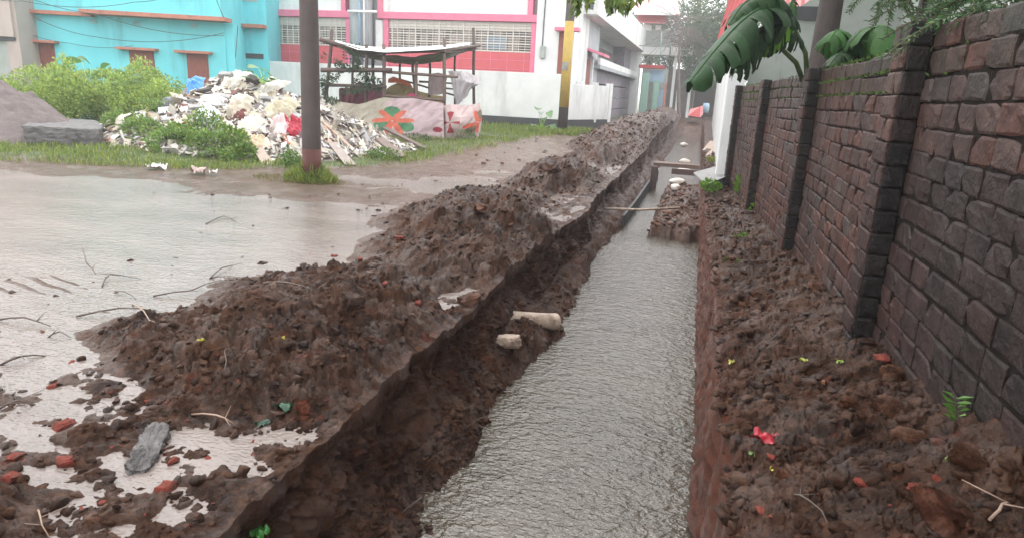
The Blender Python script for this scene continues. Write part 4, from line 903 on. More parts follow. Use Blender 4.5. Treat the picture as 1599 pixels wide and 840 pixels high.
# roof: dark sagging tarpaulin with a white sheet folded over its front edge
clothgrid('roof_tarpaulin', [[pt(525, 67, 19.0), pt(560, 82, 19.1), pt(600, 86, 19.2), pt(650, 90, 19.3), pt(693, 82, 19.6), pt(746, 73, 21.6)],
    [pt(520, 70, 20.0), pt(560, 91, 19.9), pt(600, 97, 20.0), pt(645, 104, 20.2), pt(690, 98, 20.6), pt(744, 78, 22)], [pt(530, 72, 21.8), pt(560, 82, 21.6), pt(600, 88, 21.6), pt(650, 90, 21.7), pt(700, 86, 22), pt(744, 77, 22.6)]],
    M['plastic'], st, S0, 90, 40, 0.05, 6, 21, base=(0.055, 0.055, 0.058))
clothgrid('white_sheet', [[pt(524, 63, 19.3), pt(560, 72, 19.3), pt(600, 76, 19.4), pt(650, 74, 19.5), pt(693, 72, 19.7), pt(735, 66, 21.2)],
    [pt(524, 66, 18.9), pt(560, 79, 19.0), pt(600, 82, 19.05), pt(650, 80, 19.15), pt(693, 77, 19.5), pt(735, 70, 21.2)]], M['plastic'], st, S0, 90, 12, 0.02, 5, 22, base=(0.72, 0.74, 0.72))
# climbing plant on the stall
n = 2600; cs = [(pt(517, 120, 18.9), (.35, .2, .75)), (pt(574, 108, 19.1), (.35, .25, .45)), (pt(586, 125, 19.3), (.3, .25, .35)), (pt(545, 134, 18.9), (.6, .2, .22)), (pt(520, 140, 18.8), (.4, .2, .4)), (pt(556, 74, 19.3), (.4, .3, .08)), (pt(545, 95, 19), (.35, .2, .3))]
Pv, Dv = [], []
for c_, r_ in cs: a, b = blob(n // len(cs) if r_[2] > .1 else 60, c_, r_); Pv.append(a); Dv.append(b)
Pv = np.concatenate(Pv); Dv = np.concatenate(Dv) + np.array([0, -.3, -.4]); k = vn3(Pv[:, 0] * 3, Pv[:, 1] * 3, Pv[:, 2] * 3, 5) > -0.1
o = leafmesh('vine', Pv[k], Dv[k], RS.uniform(0.05, 0.13, k.sum()), 0.55, M['leaf'], tone=greens(int(k.sum()), (0.045, 0.085, 0.035))); tag(o, 'green climbing plant growing over the left posts of the bamboo stall', 'vine')
# planks beside the stall
def plank(name, a, b, w, t, mt, tone, label, cat='plank', group=None):
    a = Vector(a); b = Vector(b); d = b - a; R = d.to_track_quat('X', 'Z').to_matrix(); m = MB(a)
    for k in range(6): m.box(a + d * (k + 0.5) / 6 , (d.length / 6 * 1.001, w, t), R, tone) if False else None
    m.box(a + d / 2, (d.length, w, t), R, tone, jit=0.01); o = m.build(name, M[mt], None, bevel=0.006); return tag(o, label, cat, group)
plank('plank', pt(585, 203, 17.0), at(640, 234, 0.12), 0.14, 0.05, 'wood', (0.8, 0.75, 0.7), 'dark wet plank lying nearest the rubble on the grass before the stall')
plank('plank', pt(600, 200, 17.6), at(665, 233, 0.10), 0.16, 0.06, 'wood', (1, 0.9, 0.85), 'longer dark plank slanting down from the flowered cloth to the grass')
plank('plank', at(592, 217, 0.45), at(628, 246, 0.10), 0.30, 0.05, 'wood', (1.5, 1.4, 1.4), 'wide grey board at the right end of the rubble heap')

# ================================================================== RUBBLE HEAP
ridge_px = [(228, 198), (262, 180), (300, 140), (350, 122), (400, 128), (440, 140), (500, 155), (560, 188), (600, 218), (640, 250)]
rp = []
for i, (x, y) in enumerate(ridge_px):
    Y = 14.8 - 0.0 * i; q = atY(x, y, Y); rp.append((q[0], max(0.05, q[2] - 0.12)))
rpx = np.array([a for a, b in rp]); rpz = np.array([b for a, b in rp])
def heap_z(X, Y):
    top_ = np.interp(X, rpx, rpz, left=0, right=0); front = np.interp(X, [-13, -10, -7.5, -6.3], [11.4, 10.9, 11.0, 13.2]); d = (14.8 - Y) / (14.8 - front)
    prof = np.where(Y < 14.8, np.clip(1 - d, 0, 1) ** 0.85, np.clip(1 - (Y - 14.8) / 2.2, 0, 1))
    n_ = 0.16 * fbm2(X * 1.4, Y * 1.4, 3, 201) + 0.05 * fbm2(X * 6, Y * 6, 3, 203)
    return top_ * prof + n_ * np.clip(top_ * prof * 3, 0, 1) + 0.02
xs = np.linspace(rpx[0], rpx[-1], 170); ys = np.linspace(10.6, 17.2, 110); XX, YY = np.meshgrid(xs, ys); ZZ = heap_z(XX, YY)
ii = (np.arange(109)[:, None] * 170 + np.arange(169)).ravel(); V = np.stack([XX.ravel(), YY.ravel(), ZZ.ravel()], 1)
V[:, 2] = np.where(V[:, 2] < 0.045, -0.1, V[:, 2])
o = npmesh('rubble_heap', V, np.stack([ii, ii + 1, ii + 171, ii + 170], 1), M['debris'], col=np.ones((len(V), 3)) * np.array([0.30, 0.25, 0.22])); tag(o, 'heap of building rubble and rubbish beside the grey utility pole', 'rubble', kind='stuff')
def heap_n(x, y):
    e = 0.15; h = lambda a, b: float(heap_z(np.array([a]), np.array([b]))[0]); return Vector((-(h(x + e, y) - h(x - e, y)) / (2 * e), -(h(x, y + e) - h(x, y - e)) / (2 * e), 1)).normalized()
def on_heap(px, py):
    """first hit of the sight line on the heap"""
    d = ray(px, py); Yk = 10.5 + np.arange(900) * 0.006; q = O0[None] + d[None] * (Yk / d[1])[:, None]; hit = np.nonzero(q[:, 2] < heap_z(q[:, 0], q[:, 1]))[0]
    return Vector([float(v) for v in (q[hit[0]] if len(hit) else atY(px, py, 14.6))])
# loose shards
n = 5200; X = RS.uniform(rpx[0] + 0.3, rpx[-1] - 0.1, n); Y = RS.uniform(10.8, 15.6, n); Z = heap_z(X, Y); k = Z > 0.07; X, Y, Z = X[k], Y[k], Z[k]; n = len(X)
hx = (heap_z(X + .15, Y) - heap_z(X - .15, Y)) / .3; hy = (heap_z(X, Y + .15) - heap_z(X, Y - .15)) / .3
N_ = np.stack([-hx, -hy, np.ones(n)], 1) + RS.normal(0, 0.45, (n, 3)); N_ /= np.linalg.norm(N_, axis=1)[:, None]
A = np.cross(N_, RS.normal(size=(n, 3)) + np.array([2.5, -1.5, -.8])); A /= np.linalg.norm(A, axis=1)[:, None]; A = np.cross(A, N_); Bv = np.cross(N_, A)
la = 0.03 + 0.17 * RS.uniform(0, 1, n) ** 2.2; lb = la * RS.uniform(0.12, 0.8, n); th_ = RS.uniform(0.004, 0.02, n)
right = sstep(-9.2, -8.0, X); la = la * (1 + 0.6 * right); lb = lb * (1 - 0.45 * right)
C0 = np.stack([X, Y, Z + RS.uniform(0, 0.07, n)], 1); quad = []
for (a, b) in ((-1, -1), (1, -1), (1, 1), (-1, 1)):
    quad.append(C0 + A * (la * a * RS.uniform(.6, 1.1, n))[:, None] + Bv * (lb * b * RS.uniform(.6, 1.1, n))[:, None])
V = np.stack(quad + [q + N_ * th_[:, None] for q in quad], 1).reshape(-1, 3); b8 = (np.arange(n) * 8)[:, None, None]
F = (np.array([[0, 3, 2, 1], [4, 5, 6, 7], [0, 1, 5, 4], [1, 2, 6, 5], [2, 3, 7, 6], [3, 0, 4, 7]])[None] + b8).reshape(-1, 4)
pal = np.array([[.72, .70, .66], [.62, .58, .48], [.60, .55, .42], [.66, .66, .68], [.45, .42, .38], [.30, .26, .24], [.20, .09, .07], [.50, .42, .30], [.16, .14, .14], [.55, .30, .22]])
pr = RS.choice(len(pal), n, p=[.20, .14, .12, .13, .11, .10, .07, .07, .04, .02]); tn = pal[pr] * RS.uniform(.75, 1.1, (n, 1))
o = npmesh('rubble_shards', V, F, M['debris'], smooth=False, col=np.repeat(tn, 8, 0)); tag(o, 'white, cream and brown shards strewn over the rubble heap', 'rubble', kind='stuff')
# dark bricks
bk = [(320, 147, 30, 'dark brick tilted beside blue plastic on the rubble heap'), (308, 173, 20, 'reddish dark brick left of the white sheet on the rubble heap'), (345, 172, 25, 'dark brick in the middle of the rubble heap, right of the white sheet'),
      (354, 121, -5, 'dark brick lying on the very top of the rubble heap'), (350, 155, -15, 'dark brick below the cream sheet on the rubble heap'), (397, 128, -30, 'rounded dark brick by the small plant on the heap crest'),
      (268, 193, 15, 'dark brick half sunk in weeds at the left foot of the rubble heap'), (343, 212, 80, 'upright grey brick at the lower edge of the rubble heap'), (416, 160, 0, 'dark brick near the utility pole, upper right of the heap'),
      (458, 184, -48, 'long dark brick sloping behind the utility pole'), (470, 176, -48, 'long dark brick sloping just left of the utility pole'), (420, 171, -40, 'brown grey brick lower than the crest beside the yellow sack')]
for i, (x, y, an, lb_) in enumerate(bk):
    p = on_heap(x, y); nn = heap_n(p.x, p.y); 
    R = nn.to_track_quat('Z', 'Y').to_matrix() @ Matrix.Rotation(math.radians(an), 3, 'Z'); m = MB(p)
    m.box(p + nn * 0.06, (0.34, 0.17, 0.12), R, (0.75, 0.7, 0.7), jit=0.012); o = m.build('brick', M['concrete'] if i % 5 else M['bark'], None, bevel=0.012); tag(o, lb_, 'brick', 'bricks on the rubble heap')
def crumple(name, px, py, w, h_, col, label, cat, amp=0.14, rot=0, lift=0.05, seed=1, mt='cloth', col2=None, split=0.5, nseg=34):
    p = on_heap(px, py); nn = (heap_n(p.x, p.y) + Vector((0, -0.5, 0.1))).normalized(); R = nn.to_track_quat('Z', 'X').to_matrix() @ Matrix.Rotation(math.radians(rot), 3, 'Z')
    U, V_ = np.meshgrid(np.linspace(-1, 1, nseg), np.linspace(-1, 1, nseg)); rr = 1 + 0.3 * fbm2(np.arctan2(V_, U) * 1.2 + seed, U * 0, 2, seed)
    Zl = amp * (np.abs(fbm2(U * 1.6 + seed, V_ * 1.6, 4, seed, 0.55)) * 1.6 + 0.6 * (1 - U ** 2) * (1 - V_ ** 2)) + lift - 0.10 * (U ** 4 + V_ ** 4)
    P_ = np.stack([U * w / 2 * rr, V_ * h_ / 2 * rr, Zl], -1).reshape(-1, 3) @ np.array(R).T
    ii = (np.arange(nseg - 1)[:, None] * nseg + np.arange(nseg - 1)).ravel(); C = np.ones((nseg * nseg, 3)) * np.array(col)
    if col2 is not None: C[(V_ + 0.5 * fbm2(U * 2, V_, 2, seed)).ravel() < split] = col2
    o = npmesh(name, P_, np.stack([ii, ii + 1, ii + 1 + nseg, ii + nseg], 1), M[mt], col=C); o.location = p; return tag(o, label, cat)
crumple('plastic_sheet', 320, 164, 0.75, 1.0, (0.74, 0.73, 0.74), 'smooth white sheet draped on the left side of the rubble heap', 'sheet', 0.06, 10, seed=3)
crumple('plastic_sheet', 362, 137, 1.15, 0.45, (0.70, 0.68, 0.60), 'long cream sheet folded below the top brick of the rubble heap', 'sheet', 0.15, -12, seed=4)
crumple('plastic_sheet', 305, 136, 0.7, 0.45, (0.05, 0.25, 0.62), 'crumpled bright blue plastic on the left shoulder of the rubble heap', 'sheet', 0.12, 35, seed=5, mt='plastic')
crumple('plastic_sheet', 376, 170, 0.8, 0.6, (0.58, 0.52, 0.42), 'tan crumpled sheet in the middle of the rubble heap', 'sheet', 0.18, 0, seed=6)
crumple('plastic_sheet', 420, 142, 1.1, 0.4, (0.66, 0.64, 0.58), 'off white crumpled sheet on the right crest of the rubble heap', 'sheet', 0.12, -20, seed=7)
crumple('plastic_sheet', 322, 195, 1.0, 0.5, (0.62, 0.65, 0.70), 'bluish white torn plastic at the weedy front of the rubble heap', 'sheet', 0.14, 0, seed=8, mt='plastic')
crumple('plastic_sheet', 385, 205, 0.9, 0.55, (0.70, 0.67, 0.58), 'pale yellow crumpled sheet low in the middle of the rubble heap', 'sheet', 0.16, 0, seed=9)
crumple('plastic_sheet', 374, 184, 0.6, 0.35, (0.16, 0.05, 0.045), 'dark red brown rag among white scraps on the rubble heap', 'sheet', 0.08, 0, seed=10)
crumple('sack', 440, 178, 0.55, 0.75, (0.62, 0.58, 0.44), 'yellowish sack leaning above the red one beside the utility pole', 'sack', 0.22, 25, seed=11)
crumple('sack', 452, 212, 0.75, 0.75, (0.72, 0.60, 0.60), 'bulging white sack with a red lower half left of the utility pole', 'sack', 0.34, 15, seed=12, mt='plastic', col2=(0.45, 0.03, 0.06), split=0.1)
crumple('sack', 398, 232, 0.7, 0.45, (0.60, 0.48, 0.33), 'tan torn sack spilling scraps at the front foot of the heap', 'sack', 0.16, 10, seed=13)
crumple('plastic_sheet', 255, 172, 0.9, 0.35, (0.06, 0.065, 0.075), 'flat dark sheet on the far left edge of the rubble heap', 'sheet', 0.05, 40, seed=14, mt='plastic')
# flat boards at the right of the heap
for i, (xa, ya_, xb, yb2, w, tn_, lb_) in enumerate([(480, 215, 512, 250, .16, (3.2, 3.2, 3.1), 'white board sloping down right of the utility pole'), (500, 180, 552, 205, .14, (0.5, .45, .4), 'dark board stuck on the upper right flank of the heap'),
        (505, 195, 560, 245, .10, (3.0, 2.8, 2.5), 'long cream lath running down the right flank of the heap'), (520, 228, 548, 262, .22, (2.2, 2.3, 2.4), 'grey flat board at the heap foot right of the pole'),
        (400, 232, 420, 262, .2, (3.0, 2.9, 2.8), 'white broken board at the front foot of the heap'), (428, 190, 450, 230, .10, (3, 1.2, .8), 'orange striped strip left of the white and red sack')]):
    a = on_heap(xa, ya_) + Vector((0, 0, .07)); b = on_heap(xb, yb2) + Vector((0, 0, .05)); plank('board', a, b, w, 0.03, 'wood', tn_, lb_, 'board')
# stone slab and sand heap on the left
a = at(40, 229, 0.04); s0 = Vector((a.x + 0.0, a.y, 0)); m = MB(s0)
P8 = [at(42, 230, .02), at(160, 233, .02), at(184, 214, .02), at(75, 208, .02)]; h_ = [0.44, 0.40, 0.36, 0.40]
m.add([p for p in P8] + [p + Vector((0, 0, h_[i] + .0)) + Vector((-.05, -.03, 0)) for i, p in enumerate(P8)], [(0, 3, 2, 1), (4, 5, 6, 7), (0, 1, 5, 4), (1, 2, 6, 5), (2, 3, 7, 6), (3, 0, 4, 7)])
o = m.build('concrete_slab', M['slab'], None, bevel=0.04); tag(o, 'thick grey concrete slab lying on the grass beside the dark sand heap', 'slab')
sb_ = o.modifiers.new('sub', 'SUBSURF'); sb_.subdivision_type = 'SIMPLE'; sb_.levels = 4; sb_.render_levels = 4
tx = bpy.data.textures.new('rough', 'CLOUDS'); tx.noise_scale = 0.11; ds = o.modifiers.new('rough', 'DISPLACE'); ds.texture = tx; ds.strength = 0.07; ds.texture_coords = 'LOCAL'
hp = at(-185, 222, 0); xs = np.linspace(-4.2, 4.0, 120); ys = np.linspace(-3, 3, 100); XX, YY = np.meshgrid(xs, ys)
D_ = np.hypot(XX / 3.1, YY / 2.6); ZZ = 1.62 * np.clip(1 - D_, 0, 1) ** 1.05 + (0.20 * fbm2(XX * 1.2, YY * 1.2, 3, 301) + 0.22 * (.4 - np.abs(fbm2(XX * 4, YY * 3 + XX, 4, 303))) + .05 * fbm2(XX * 14, YY * 14, 2, 305)) * np.clip(2 - 2 * D_, 0, 1) - 0.03
ii = (np.arange(99)[:, None] * 120 + np.arange(119)).ravel()
o = npmesh('sand_heap', np.stack([XX.ravel(), YY.ravel(), ZZ.ravel()], 1), np.stack([ii, ii + 1, ii + 121, ii + 120], 1), M['sand']); o.location = (hp.x - 0.2, hp.y + 1.8, 0.0); tag(o, 'dark grey brown heap of sand at the left edge', 'sand heap', kind='stuff')

# ================================================================== GRASS, WEEDS AND PLANTS
def blades(name, P, h, label, tone0=(0.20, 0.27, 0.065), lean=0.35, ratio=0.10, cat='grass', var=.35):
    n = len(P); D = np.stack([RS.normal(0, lean, n), RS.normal(0, lean, n), np.ones(n)], 1)
    o = leafmesh(name, P, D, h, ratio, M['leaf'], tone=greens(n, tone0, var, 0.25), fold=0.1); return tag(o, label, cat, kind='stuff')
n = 90000; X = RS.uniform(-16.5, -3.0, n); Y = 8.3 + 22 * RS.uniform(0, 1, n) ** 1.6; vd = verge_dist(X, Y); k = (vd < 0.05 + 0.25 * fbm2(X * 1.5, Y * 1.5, 3, 85)) & (RS.uniform(size=n) < 0.6 + 0.8 * vn2(X * 1.3, Y * 1.3, 44)) & (heap_z(X, Y) < 0.25); X, Y = X[k], Y[k]
P = np.stack([X, Y, left_top(X, Y)[0] - 0.01], 1); blades('grass', P, RS.uniform(0.04, 0.14, len(P)) * (1 + 0.03 * (Y - 10)), 'short green grass along the far verge of the muddy road')
n = 1500; a = RS.uniform(0, 2 * PI, n); q = RS.uniform(0, 1, n) ** .7; X = pb_.x + 0.45 * q * np.cos(a) - 0.03; Y = pb_.y + 0.25 * q * np.sin(a); P = np.stack([X, Y, left_top(X, Y)[0] - .01], 1)
blades('grass', P, RS.uniform(0.10, 0.38, n) * (1.15 - 0.7 * q), 'tuft of long green grass round the foot of the brown pole', lean=0.5)
n = 1800; X = pb_.x + RS.uniform(-1.1, .6, n); Y = pb_.y + RS.uniform(-.35, .5, n); k = np.hypot((X - pb_.x + .2) / .9, (Y - pb_.y) / .4) < 1; P = np.stack([X[k], Y[k], left_top(X[k], Y[k])[0] - .01], 1)
blades('grass', P, RS.uniform(0.02, 0.07, len(P)), 'thin yellowish grass on the mud hump before the brown pole', (0.17, 0.17, 0.05))
P = []
for (px, py, r_) in ((865, 212, 1.0), (935, 200, .8), (905, 210, .7)):
    c_ = at(px, py); a = RS.uniform(0, 2 * PI, 700); q = RS.uniform(0, 1, 700) ** .5; P.append(np.stack([c_.x + r_ * q * np.cos(a), c_.y + .6 * q * np.sin(a), 0 * q + .03], 1))
P = np.concatenate(P); blades('grass', P, RS.uniform(0.12, 0.32, len(P)), 'green grass tufts round the yellow banded pole and the wall corner')
def weeds(name, clusters, n, size, label, base, cat='weeds', ratio=0.6, stuff=True, dens=-0.15):
    Pw, Dw = [], []; tot = sum(c[1][0] * c[1][2] for c in clusters)
    for c_, r_ in clusters: a, b = blob(int(n * r_[0] * r_[2] / tot), c_, r_); Pw.append(a); Dw.append(b)
    Pw = np.concatenate(Pw); Dw = np.concatenate(Dw) * np.array([1, 1, .6]) + np.array([0, -.15, .35]); k = (vn3(Pw[:, 0] * 2.2, Pw[:, 1] * 2.2, Pw[:, 2] * 2.6, 5) > dens) & (Pw[:, 2] > 0)
    Pw, Dw = Pw[k], Dw[k]; o = leafmesh(name, Pw, Dw + RS.normal(0, .5, Dw.shape), RS.uniform(size * .5, size * 1.5, len(Pw)), ratio, M['leaf'], tone=greens(len(Pw), base))
    return tag(o, label, cat, kind='stuff' if stuff else None)
g0 = lambda px, py, Y: pt(px, py, Y)
weeds('weeds', [(g0(75, 142, 17), (1.3, 1.2, .8)), (g0(130, 150, 18), (1.8, 1.4, .8)), (g0(185, 150, 18), (1.8, 1.4, .85)), (g0(235, 150, 18.5), (1.3, 1.3, .8)), (g0(275, 168, 18), (1.2, 1.2, .5)), (g0(140, 165, 15.8), (1.6, 1, .7)), (g0(215, 170, 15.8), (1.6, 1, .7)), (g0(60, 165, 16), (1.2, 1, .7)), (g0(78, 122, 18.5), (.7, .6, .35)), (g0(232, 130, 19), (.6, .6, .3)), (g0(160, 125, 18.5), (.8, .6, .35)), (g0(110, 150, 16), (3.4, 1.4, .6))],
      46000, 0.085, 'mass of light green weeds between the slab and the teal house', (0.27, 0.37, 0.09), dens=-.02)
rw = np.random.RandomState(5); cl = []
for k in range(70):
    px = rw.uniform(25, 300); Y = rw.uniform(15.3, 18.8); top_ = 135 + 10 * math.sin(px * .05) + rw.uniform(-14, 26) + max(0, px - 235) * .55; q = pt(px, top_, Y); r_ = rw.uniform(.12, .32); cl.append((q, (r_, r_, r_ * rw.uniform(.8, 2.2))))
weeds('weeds', cl, 15000, 0.085, 'uneven bright tips of the weeds before the teal house', (0.30, 0.42, 0.11), dens=-.3)
weeds('weeds', [(g0(205, 210, 13), (.6, .5, .4)), (g0(245, 215, 12.3), (.9, .6, .5)), (g0(290, 220, 11.8), (.8, .5, .45)), (g0(335, 232, 11.3), (.7, .4, .35)), (g0(375, 244, 11.0), (.4, .3, .22)), (g0(265, 185, 13.0), (.8, .5, .4)), (g0(225, 190, 13), (.8, .5, .5)), (g0(200, 200, 12.6), (.7, .4, .4)), (g0(235, 212, 11.8), (.8, .4, .4)), (g0(280, 228, 11.2), (.7, .4, .35)), (g0(310, 200, 11.9), (.6, .4, .4)), (g0(355, 222, 11.0), (.5, .3, .3))],
      27000, 0.07, 'dark leafy weeds growing at the left front of the rubble heap', (0.16, 0.26, 0.06))
weeds('weeds', [(g0(455, 238, 11), (.3, .25, .28)), (g0(468, 250, 10.8), (.3, .2, .2))], 1300, 0.05, 'small green weeds left of the brown pole under the red sack', (0.10, 0.20, 0.03))
weeds('weeds', [(g0(580, 252, 12.6), (.42, .3, .2)), (g0(600, 246, 13), (.4, .3, .2))], 1500, 0.045, 'low weeds at the right foot of the rubble heap', (0.10, 0.19, 0.04))
weeds('weeds', [(g0(720, 212, 18.9), (.5, .2, .12)), (g0(650, 216, 18.5), (.5, .2, .12))], 500, 0.06, 'low weeds under the flowered cloth of the stall', (0.09, 0.15, 0.04))
def bigleaf(mb_, a, b, w, tone, droop=0.15):
    """a broad leaf with a mid rib from a to b"""
    a = Vector(a); b = Vector(b); d = b - a; L_ = d.length; s = d.cross(Vector((0, 0, 1))).normalized() if abs(d.normalized().z) < .98 else Vector((1, 0, 0)); s = (s + Vector([random.uniform(-.5, .5) for _ in range(3)])).normalized(); u = s.cross(d.normalized())
    V = []; N = 7
    for k in range(N):
        t = k / (N - 1); c_ = a + d * t - Vector((0, 0, 1)) * droop * L_ * t * t; ww = w * math.sin(PI * min(1, t * .86 + .07)) ** .7 * (1 - .25 * t); V += [c_ - s * ww + u * ww * .25, c_, c_ + s * ww + u * ww * .25]
    F = []
    for k in range(N - 1): F += [(3 * k, 3 * k + 1, 3 * k + 4, 3 * k + 3), (3 * k + 1, 3 * k + 2, 3 * k + 5, 3 * k + 4)]
    mb_.add(V, F, tone)
def leafy(name, base, tips, w, label, tone, cat='plant', stem_r=0.015):
    base = Vector(base); r_ = empty(name, base, label, cat); ms = MB(base); ml = MB(base)
    for (tp, L_) in tips:
        tp = Vector(tp); ms.tube([base, base.lerp(tp, .5) + Vector((random.uniform(-.03, .03), 0, .04)), tp], [stem_r, stem_r * .8, stem_r * .5], 5, tone=(.6, .8, .3))
        d = Vector((tp.x - base.x + random.uniform(-.1, .1), tp.y - base.y - .12, random.uniform(.0, .5) * L_)).normalized() * L_
        f = random.uniform(.8, 1.25); bigleaf(ml, tp, tp + d, w * L_, tuple(c * f for c in tone), random.uniform(.1, .4))
    ms.build('stems', M['leaf'], r_); ml.build('leaves', M['leaf'], r_, smooth=True); return r_
random.seed(21)
bt = pt(150, 160, 17); bt.z = .1
leafy('broad_leaf_plant', bt, [(pt(128, 95, 17), .55), (pt(140, 100, 16.9), .5), (pt(122, 112, 16.8), .5), (pt(160, 108, 17), .55), (pt(175, 112, 17), .45), (pt(185, 118, 16.8), .55), (pt(195, 125, 16.8), .6), (pt(150, 118, 16.7), .45), (pt(112, 118, 17), .4), (pt(168, 125, 16.6), .6), (pt(178, 135, 16.5), .6), (pt(140, 122, 16.6), .5), (pt(205, 118, 17), .4)], .42, 'tall plant with broad upright leaves standing in the weeds before the teal house', (0.10, 0.20, 0.05))
bt = on_heap(412, 132)
leafy('broad_leaf_plant', bt, [(bt + Vector((dx, -.1, dz)), .26) for dx, dz in ((-.2, .25), (-.05, .38), (.1, .32), (.25, .22), (.32, .1), (-.28, .12), (.05, .15), (.18, .05))], .5, 'small plant with rounded leaves on the crest of the rubble heap', (0.13, 0.24, 0.09))
bt = at(845, 205)
leafy('young_banana_plant', bt, [(pt(px, py, 26.3), L_) for px, py, L_ in ((842, 170, .8), (850, 185, .6), (857, 175, .6), (835, 195, .5), (862, 195, .5), (846, 178, .7), (828, 200, .4), (868, 200, .4))], .28, 'young plant with long pale leaves against the white boundary wall', (0.16, 0.28, 0.12))

# ---------------------------------------------------------------- trees
def tree(name, base, h, r0, crown, n, leaf, tone, label, seed=1, lean=(0, 0), limbs=6, lratio=.45, group=None, dens=-0.25, bark='bark', droop=0.0, btone=(1, 1, 1)):
    rnd = random.Random(seed); base = Vector(base); t_ = empty(name, base, label, 'tree', group); m = MB(base)
    P = [base + Vector((lean[0] * z / h + .04 * math.sin(z * 1.7 + seed), lean[1] * z / h + .04 * math.cos(z * 1.3 + seed), z - .2)) for z in np.linspace(0, h, 9)]
    m.tube(P, [r0 * (1 - .5 * k / 8) for k in range(9)], 12, wob=.06, tone=btone); m.build('trunk', M[bark], t_, smooth=True)
    m = MB(base)
    for (c_, r_) in crown[:limbs]:
        k = rnd.randint(4, 8); a = P[k]; b = Vector([float(v) for v in c_]); mid_ = a.lerp(b, .5) + Vector((rnd.uniform(-.2, .2), rnd.uniform(-.2, .2), .25)); m.tube([a, mid_, b], [r0 * .42, r0 * .28, r0 * .1], 7, tone=btone)
        for q in range(5):
            e = b + Vector([rnd.gauss(0, 1) * r_[j] * .6 for j in range(3)]); m.tube([mid_.lerp(b, rnd.random()), e], [r0 * .12, r0 * .03], 5, tone=btone)
    m.build('limbs', M[bark], t_, smooth=True)
    Pc, Dc = [], []; tot = sum(r_[0] * r_[2] * r_[1] for _, r_ in crown)
    for c_, r_ in crown: a, b = blob(int(n * r_[0] * r_[1] * r_[2] / tot), c_, r_); Pc.append(a); Dc.append(b)
    Pc = np.concatenate(Pc); Dc = np.concatenate(Dc); f = 2.2 / max(.5, float(np.mean([r_[0] for _, r_ in crown])))
    k = vn3(Pc[:, 0] * f, Pc[:, 1] * f, Pc[:, 2] * f, seed) + .5 * vn3(Pc[:, 0] * f * 2.7, Pc[:, 1] * f * 2.7, Pc[:, 2] * f * 2.7, seed + 1) > dens
    Pc, Dc = Pc[k], Dc[k] + RS.normal(0, .6, (int(k.sum()), 3)) + np.array([0, 0, -droop]); leafmesh('crown', Pc, Dc, RS.uniform(.6, 1.3, len(Pc)) * leaf, lratio, M['leaf'], t_, tone=greens(len(Pc), tone), org=base); return t_
# two trees behind the brick wall: their crowns hang over it above the picture
t1 = pt(1279, 105, 10.2); b1 = Vector((t1.x, t1.y, .1))
tree('tree', b1, 6.5, .19, [((b1.x + a, b1.y + b, c_), (1.5, 1.7, .8)) for a, b, c_ in ((0.2, 0, 5.6), (-.2, -2, 5.2), (1.4, .4, 5.2), (1.2, -2.4, 5.8), (.9, 2.4, 5.3), (2.4, -1, 6.2), (.8, 1, 6.6))], 9000, .14, (0.06, 0.11, 0.03), 'tree with straight dark trunk rising beside the banana leaves behind the wall', 3)
t2 = pt(1450, 60, 5.35); b2 = Vector((t2.x, t2.y, .1))
tree('tree', b2, 4.6, .115, [((b2.x + a, b2.y + b, c_), (1.2, 1.3, .6)) for a, b, c_ in ((-.1, 0, 4.4), (-.5, -1.6, 4.2), (1.0, .4, 4.2), (1.2, -1.6, 4.7), (.6, 1.8, 4.4), (-.2, -2.8, 4.6), (1.8, -2.6, 5.0), (.6, -3.2, 4.2))], 10000, .11, (0.055, 0.10, 0.03), 'darker tree leaning slightly behind the nearest stretch of brick wall', 8, lean=(.03, .1))
# feathery sprays hanging just above the wall
def spray(a, b, mbs, P, D, S, nl=22, L_=.09):
    a, b = Vector(a), Vector(b); d = b - a; side = d.cross(Vector((.3, .2, 1))).normalized(); pts_ = []
    for k in range(8): t = k / 7; pts_.append(a + d * t - Vector((0, 0, .25 * d.length * t * t)))
    mbs.tube(pts_, .004, 4, tone=(.5, .6, .3))
    for k in range(nl):
        t = (k + 1) / nl; p = a + d * t - Vector((0, 0, .25 * d.length * t * t))
        for s_ in (-1, 1): P.append(p[:]); D.append((side * s_ + d.normalized() * .7 + Vector((0, 0, random.uniform(-.5, .2))))[:]); S.append(L_ * (1.05 - .5 * t) * random.uniform(.8, 1.2))
br = pt(1500, 10, 4.6); r_ = empty('branch', br, 'feathery leafed branch drooping over the nearest part of the brick wall', 'branch'); ms = MB(br); Pl, Dl, Sl = [], [], []
bpts = [pt(1560, -40, 4.4), pt(1540, 8, 4.4), pt(1520, 40, 4.3)]; ms.tube(bpts, [.012, .009, .005], 6)
for i in range(46):
    a = pt(random.uniform(1475, 1600), random.uniform(-30, 22), random.uniform(3.6, 5.2)); spray(a, a + Vector((random.uniform(-.35, .25), random.uniform(-.3, .3), random.uniform(-.16, .02))), ms, Pl, Dl, Sl, 14, .05)
for i in range(16):
    a = pt(random.uniform(1360, 1440), random.uniform(-35, 2), random.uniform(4.8, 6.0)); spray(a, a + Vector((random.uniform(-.25, .3), random.uniform(-.2, .2), random.uniform(-.22, -.05))), ms, Pl, Dl, Sl, 14, .06)
ms.build('twigs', M['twig'], r_); leafmesh('leaves', Pl, Dl, Sl, .32, M['leaf'], r_, tone=greens(len(Pl), (0.055, 0.12, 0.045), .4), org=br)
